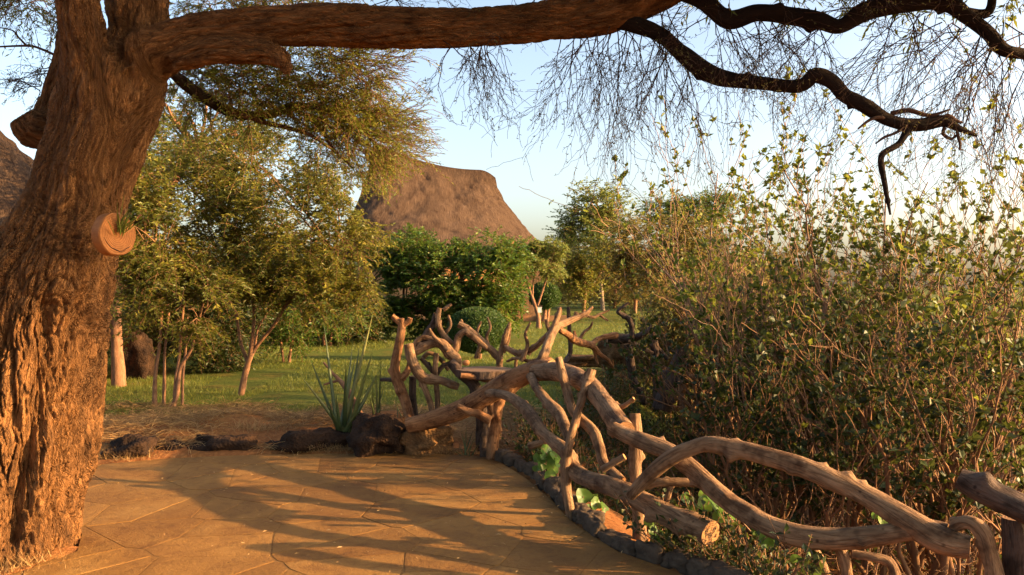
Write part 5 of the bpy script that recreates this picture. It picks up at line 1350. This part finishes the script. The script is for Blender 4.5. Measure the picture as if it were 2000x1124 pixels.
vine('vine leaves hanging beside the upright post', [(1285, 1062, 5.1, 18), (1292, 1050, 5.1, 12), (1278, 1040, 5.15, 13), (1296, 1070, 5.05, 12), (1270, 1020, 5.2, 12)], 4)
vine('large vine leaf cluster under the middle of the upper rail', [(1500, 1048, 4.5, 20), (1480, 1035, 4.5, 14), (1518, 1050, 4.48, 12), (1492, 1062, 4.5, 11)], 5)
vine('vine leaves at the bottom edge below the upper rail', [(1570, 1105, 4.45, 15), (1590, 1115, 4.4, 14), (1555, 1092, 4.5, 11), (1580, 1085, 4.45, 9)], 6)
vine('vine leaves showing between the arched and the upper rail', [(1725, 1012, 4.4, 14), (1745, 1022, 4.4, 12), (1710, 1005, 4.4, 10)], 7)

# ------------------------------------------------------------------ lawn grass, dry grass, litter
rng = np.random.default_rng(9)
def blades(n, xs, ys, zs, h, w, mat, name, label, lean=.5, cat='grass'):
    a = rng.uniform(0, 2 * math.pi, n); S = np.column_stack([np.cos(a), np.sin(a), np.zeros(n)])
    p = np.column_stack([xs, ys, zs - .004])
    tip = p + np.column_stack([rng.normal(0, lean, n), rng.normal(0, lean, n), np.ones(n)]) * h[:, None]
    V = np.stack([p - S * w[:, None] * .5, p + S * w[:, None] * .5, tip], 1).reshape(-1, 3)
    me = make_mesh(name, V, np.arange(len(V)).reshape(-1, 3), False, {'tint': np.repeat(rng.random(n), 3)})
    o = link(name, me, mat, kind='stuff'); tag(o, label, cat)
    return o
M['grass'] = leaf_mat('lawn grass', (.040, .070, .010), (.10, .130, .018), (.22, .21, .035), .35)
M['straw'] = leaf_mat('dry straw', (.16, .085, .032), (.30, .175, .068), (.44, .29, .12), .2, .6)
n_ = 150000
d_ = 1 / (1 / 9.6 + (1 / 44 - 1 / 9.6) * rng.random(n_) ** .8)
x_ = rng.uniform(-.62, .30, n_) * d_
e_ = x_ - np.interp(d_, EDGE_Y, EDGE_X)
ok = (e_ < -.1) & (fbm(x_ * .7, d_ * .7, 0, 2, 26) > -.45 * np.ones(len(x_))) & ((d_ > 10.4) | (vn(x_ * 1.4, d_ * 1.4, 0, 6) > .0)); x_, d_ = x_[ok], d_[ok]
blades(len(x_), x_, d_, gz(x_, d_), rng.uniform(.025, .06, len(x_)) * (1 + d_ / 60), .0035 * d_ / 8 + rng.uniform(0, .003, len(x_)), M['grass'], 'lawn_grass', 'short green grass of the lawn')
# straw on the bank
n_ = 16000
x_ = rng.uniform(-5.0, .3, n_); y_ = 7.85 + 2.9 * rng.random(n_) ** 1.1
ok = (~in_poly(x_, y_, TERRACE)) & (vn(x_ * 1.5, y_ * 2.2, 0, 16) > -.35) & (x_ < np.interp(y_, EDGE_Y, EDGE_X)); x_, y_ = x_[ok], y_[ok]; n_ = len(x_)
p0 = np.column_stack([x_, y_, gz(x_, y_)])
az = rng.normal(0, 1.1, n_) + np.where(rng.random(n_) < .5, 0, math.pi)
el = np.abs(rng.normal(.25, .35, n_))
d0 = np.column_stack([np.cos(az) * np.cos(el), np.sin(az) * np.cos(el), np.sin(el)])
Ls = rng.uniform(.06, .26, n_)
t = np.linspace(0, 1, 4)[None, :, None]
P = p0[:, None] + d0[:, None] * Ls[:, None, None] * t - np.array([0, 0, 1.0]) * (Ls * .35)[:, None, None] * t ** 2 + np.array([0, 0, .02])
V_, F_ = thin_tubes(P, np.full((n_, 4), .0016) * rng.uniform(.7, 1.5, n_)[:, None], 3)
o = link('dry_grass', make_mesh('dry_grass', V_, F_, True, {'tint': np.repeat(rng.random(n_), 12)}), M['straw'], kind='stuff'); tag(o, 'matted golden dry grass on the bank behind the terrace', 'dry grass')
# dry tufts: at rock feet and the foot of the trunk
n_ = 5200
cent = np.array([at(a, b_, c)[:2] for a, b_, c in ((630, 885, 7.84), (600, 888, 7.85), (650, 886, 7.85), (830, 886, 7.8), (860, 886, 7.8), (240, 890, 7.6), (215, 880, 7.6), (205, 860, 7.7), (500, 850, 8.4), (430, 830, 9), (280, 820, 9.6), (60, 1100, 4.75), (20, 1110, 4.65), (1140, 690, 15), (1180, 700, 14.5), (1100, 695, 15))])
ci = rng.integers(0, len(cent), n_); sp_ = np.where(ci >= 13, .5, .11)
x_ = cent[ci, 0] + rng.normal(0, 1, n_) * sp_ * 1.3; y_ = cent[ci, 1] + rng.normal(0, 1, n_) * sp_ * .55
blades(n_, x_, y_, np.maximum(gz(x_, y_), -.06), rng.uniform(.02, .10, n_), rng.uniform(.003, .007, n_), M['straw'], 'dry_tufts', 'dry grass tufts at the foot of the rocks and trunk', .7, 'dry grass')
# fallen leaves and chips on the paving
n_ = 420
x_ = rng.uniform(-3.2, .8, n_); y_ = rng.uniform(3.6, 7.8, n_); ok = in_poly(x_, y_, TERRACE); x_, y_ = x_[ok], y_[ok]; n_ = len(x_)
o = leaf_obj('leaf_litter', np.column_stack([x_, y_, np.full(n_, .024)]), norm(np.column_stack([rng.normal(size=n_), rng.normal(size=n_), np.abs(rng.normal(0, .2, n_))])), norm(np.column_stack([rng.normal(0, .3, n_), rng.normal(0, .3, n_), np.ones(n_)])), rng.uniform(.012, .045, n_), rng.uniform(.005, .012, n_), M['straw'], None, kind='stuff'); tag(o, 'scattered dry leaf bits on the paving', 'leaf litter')
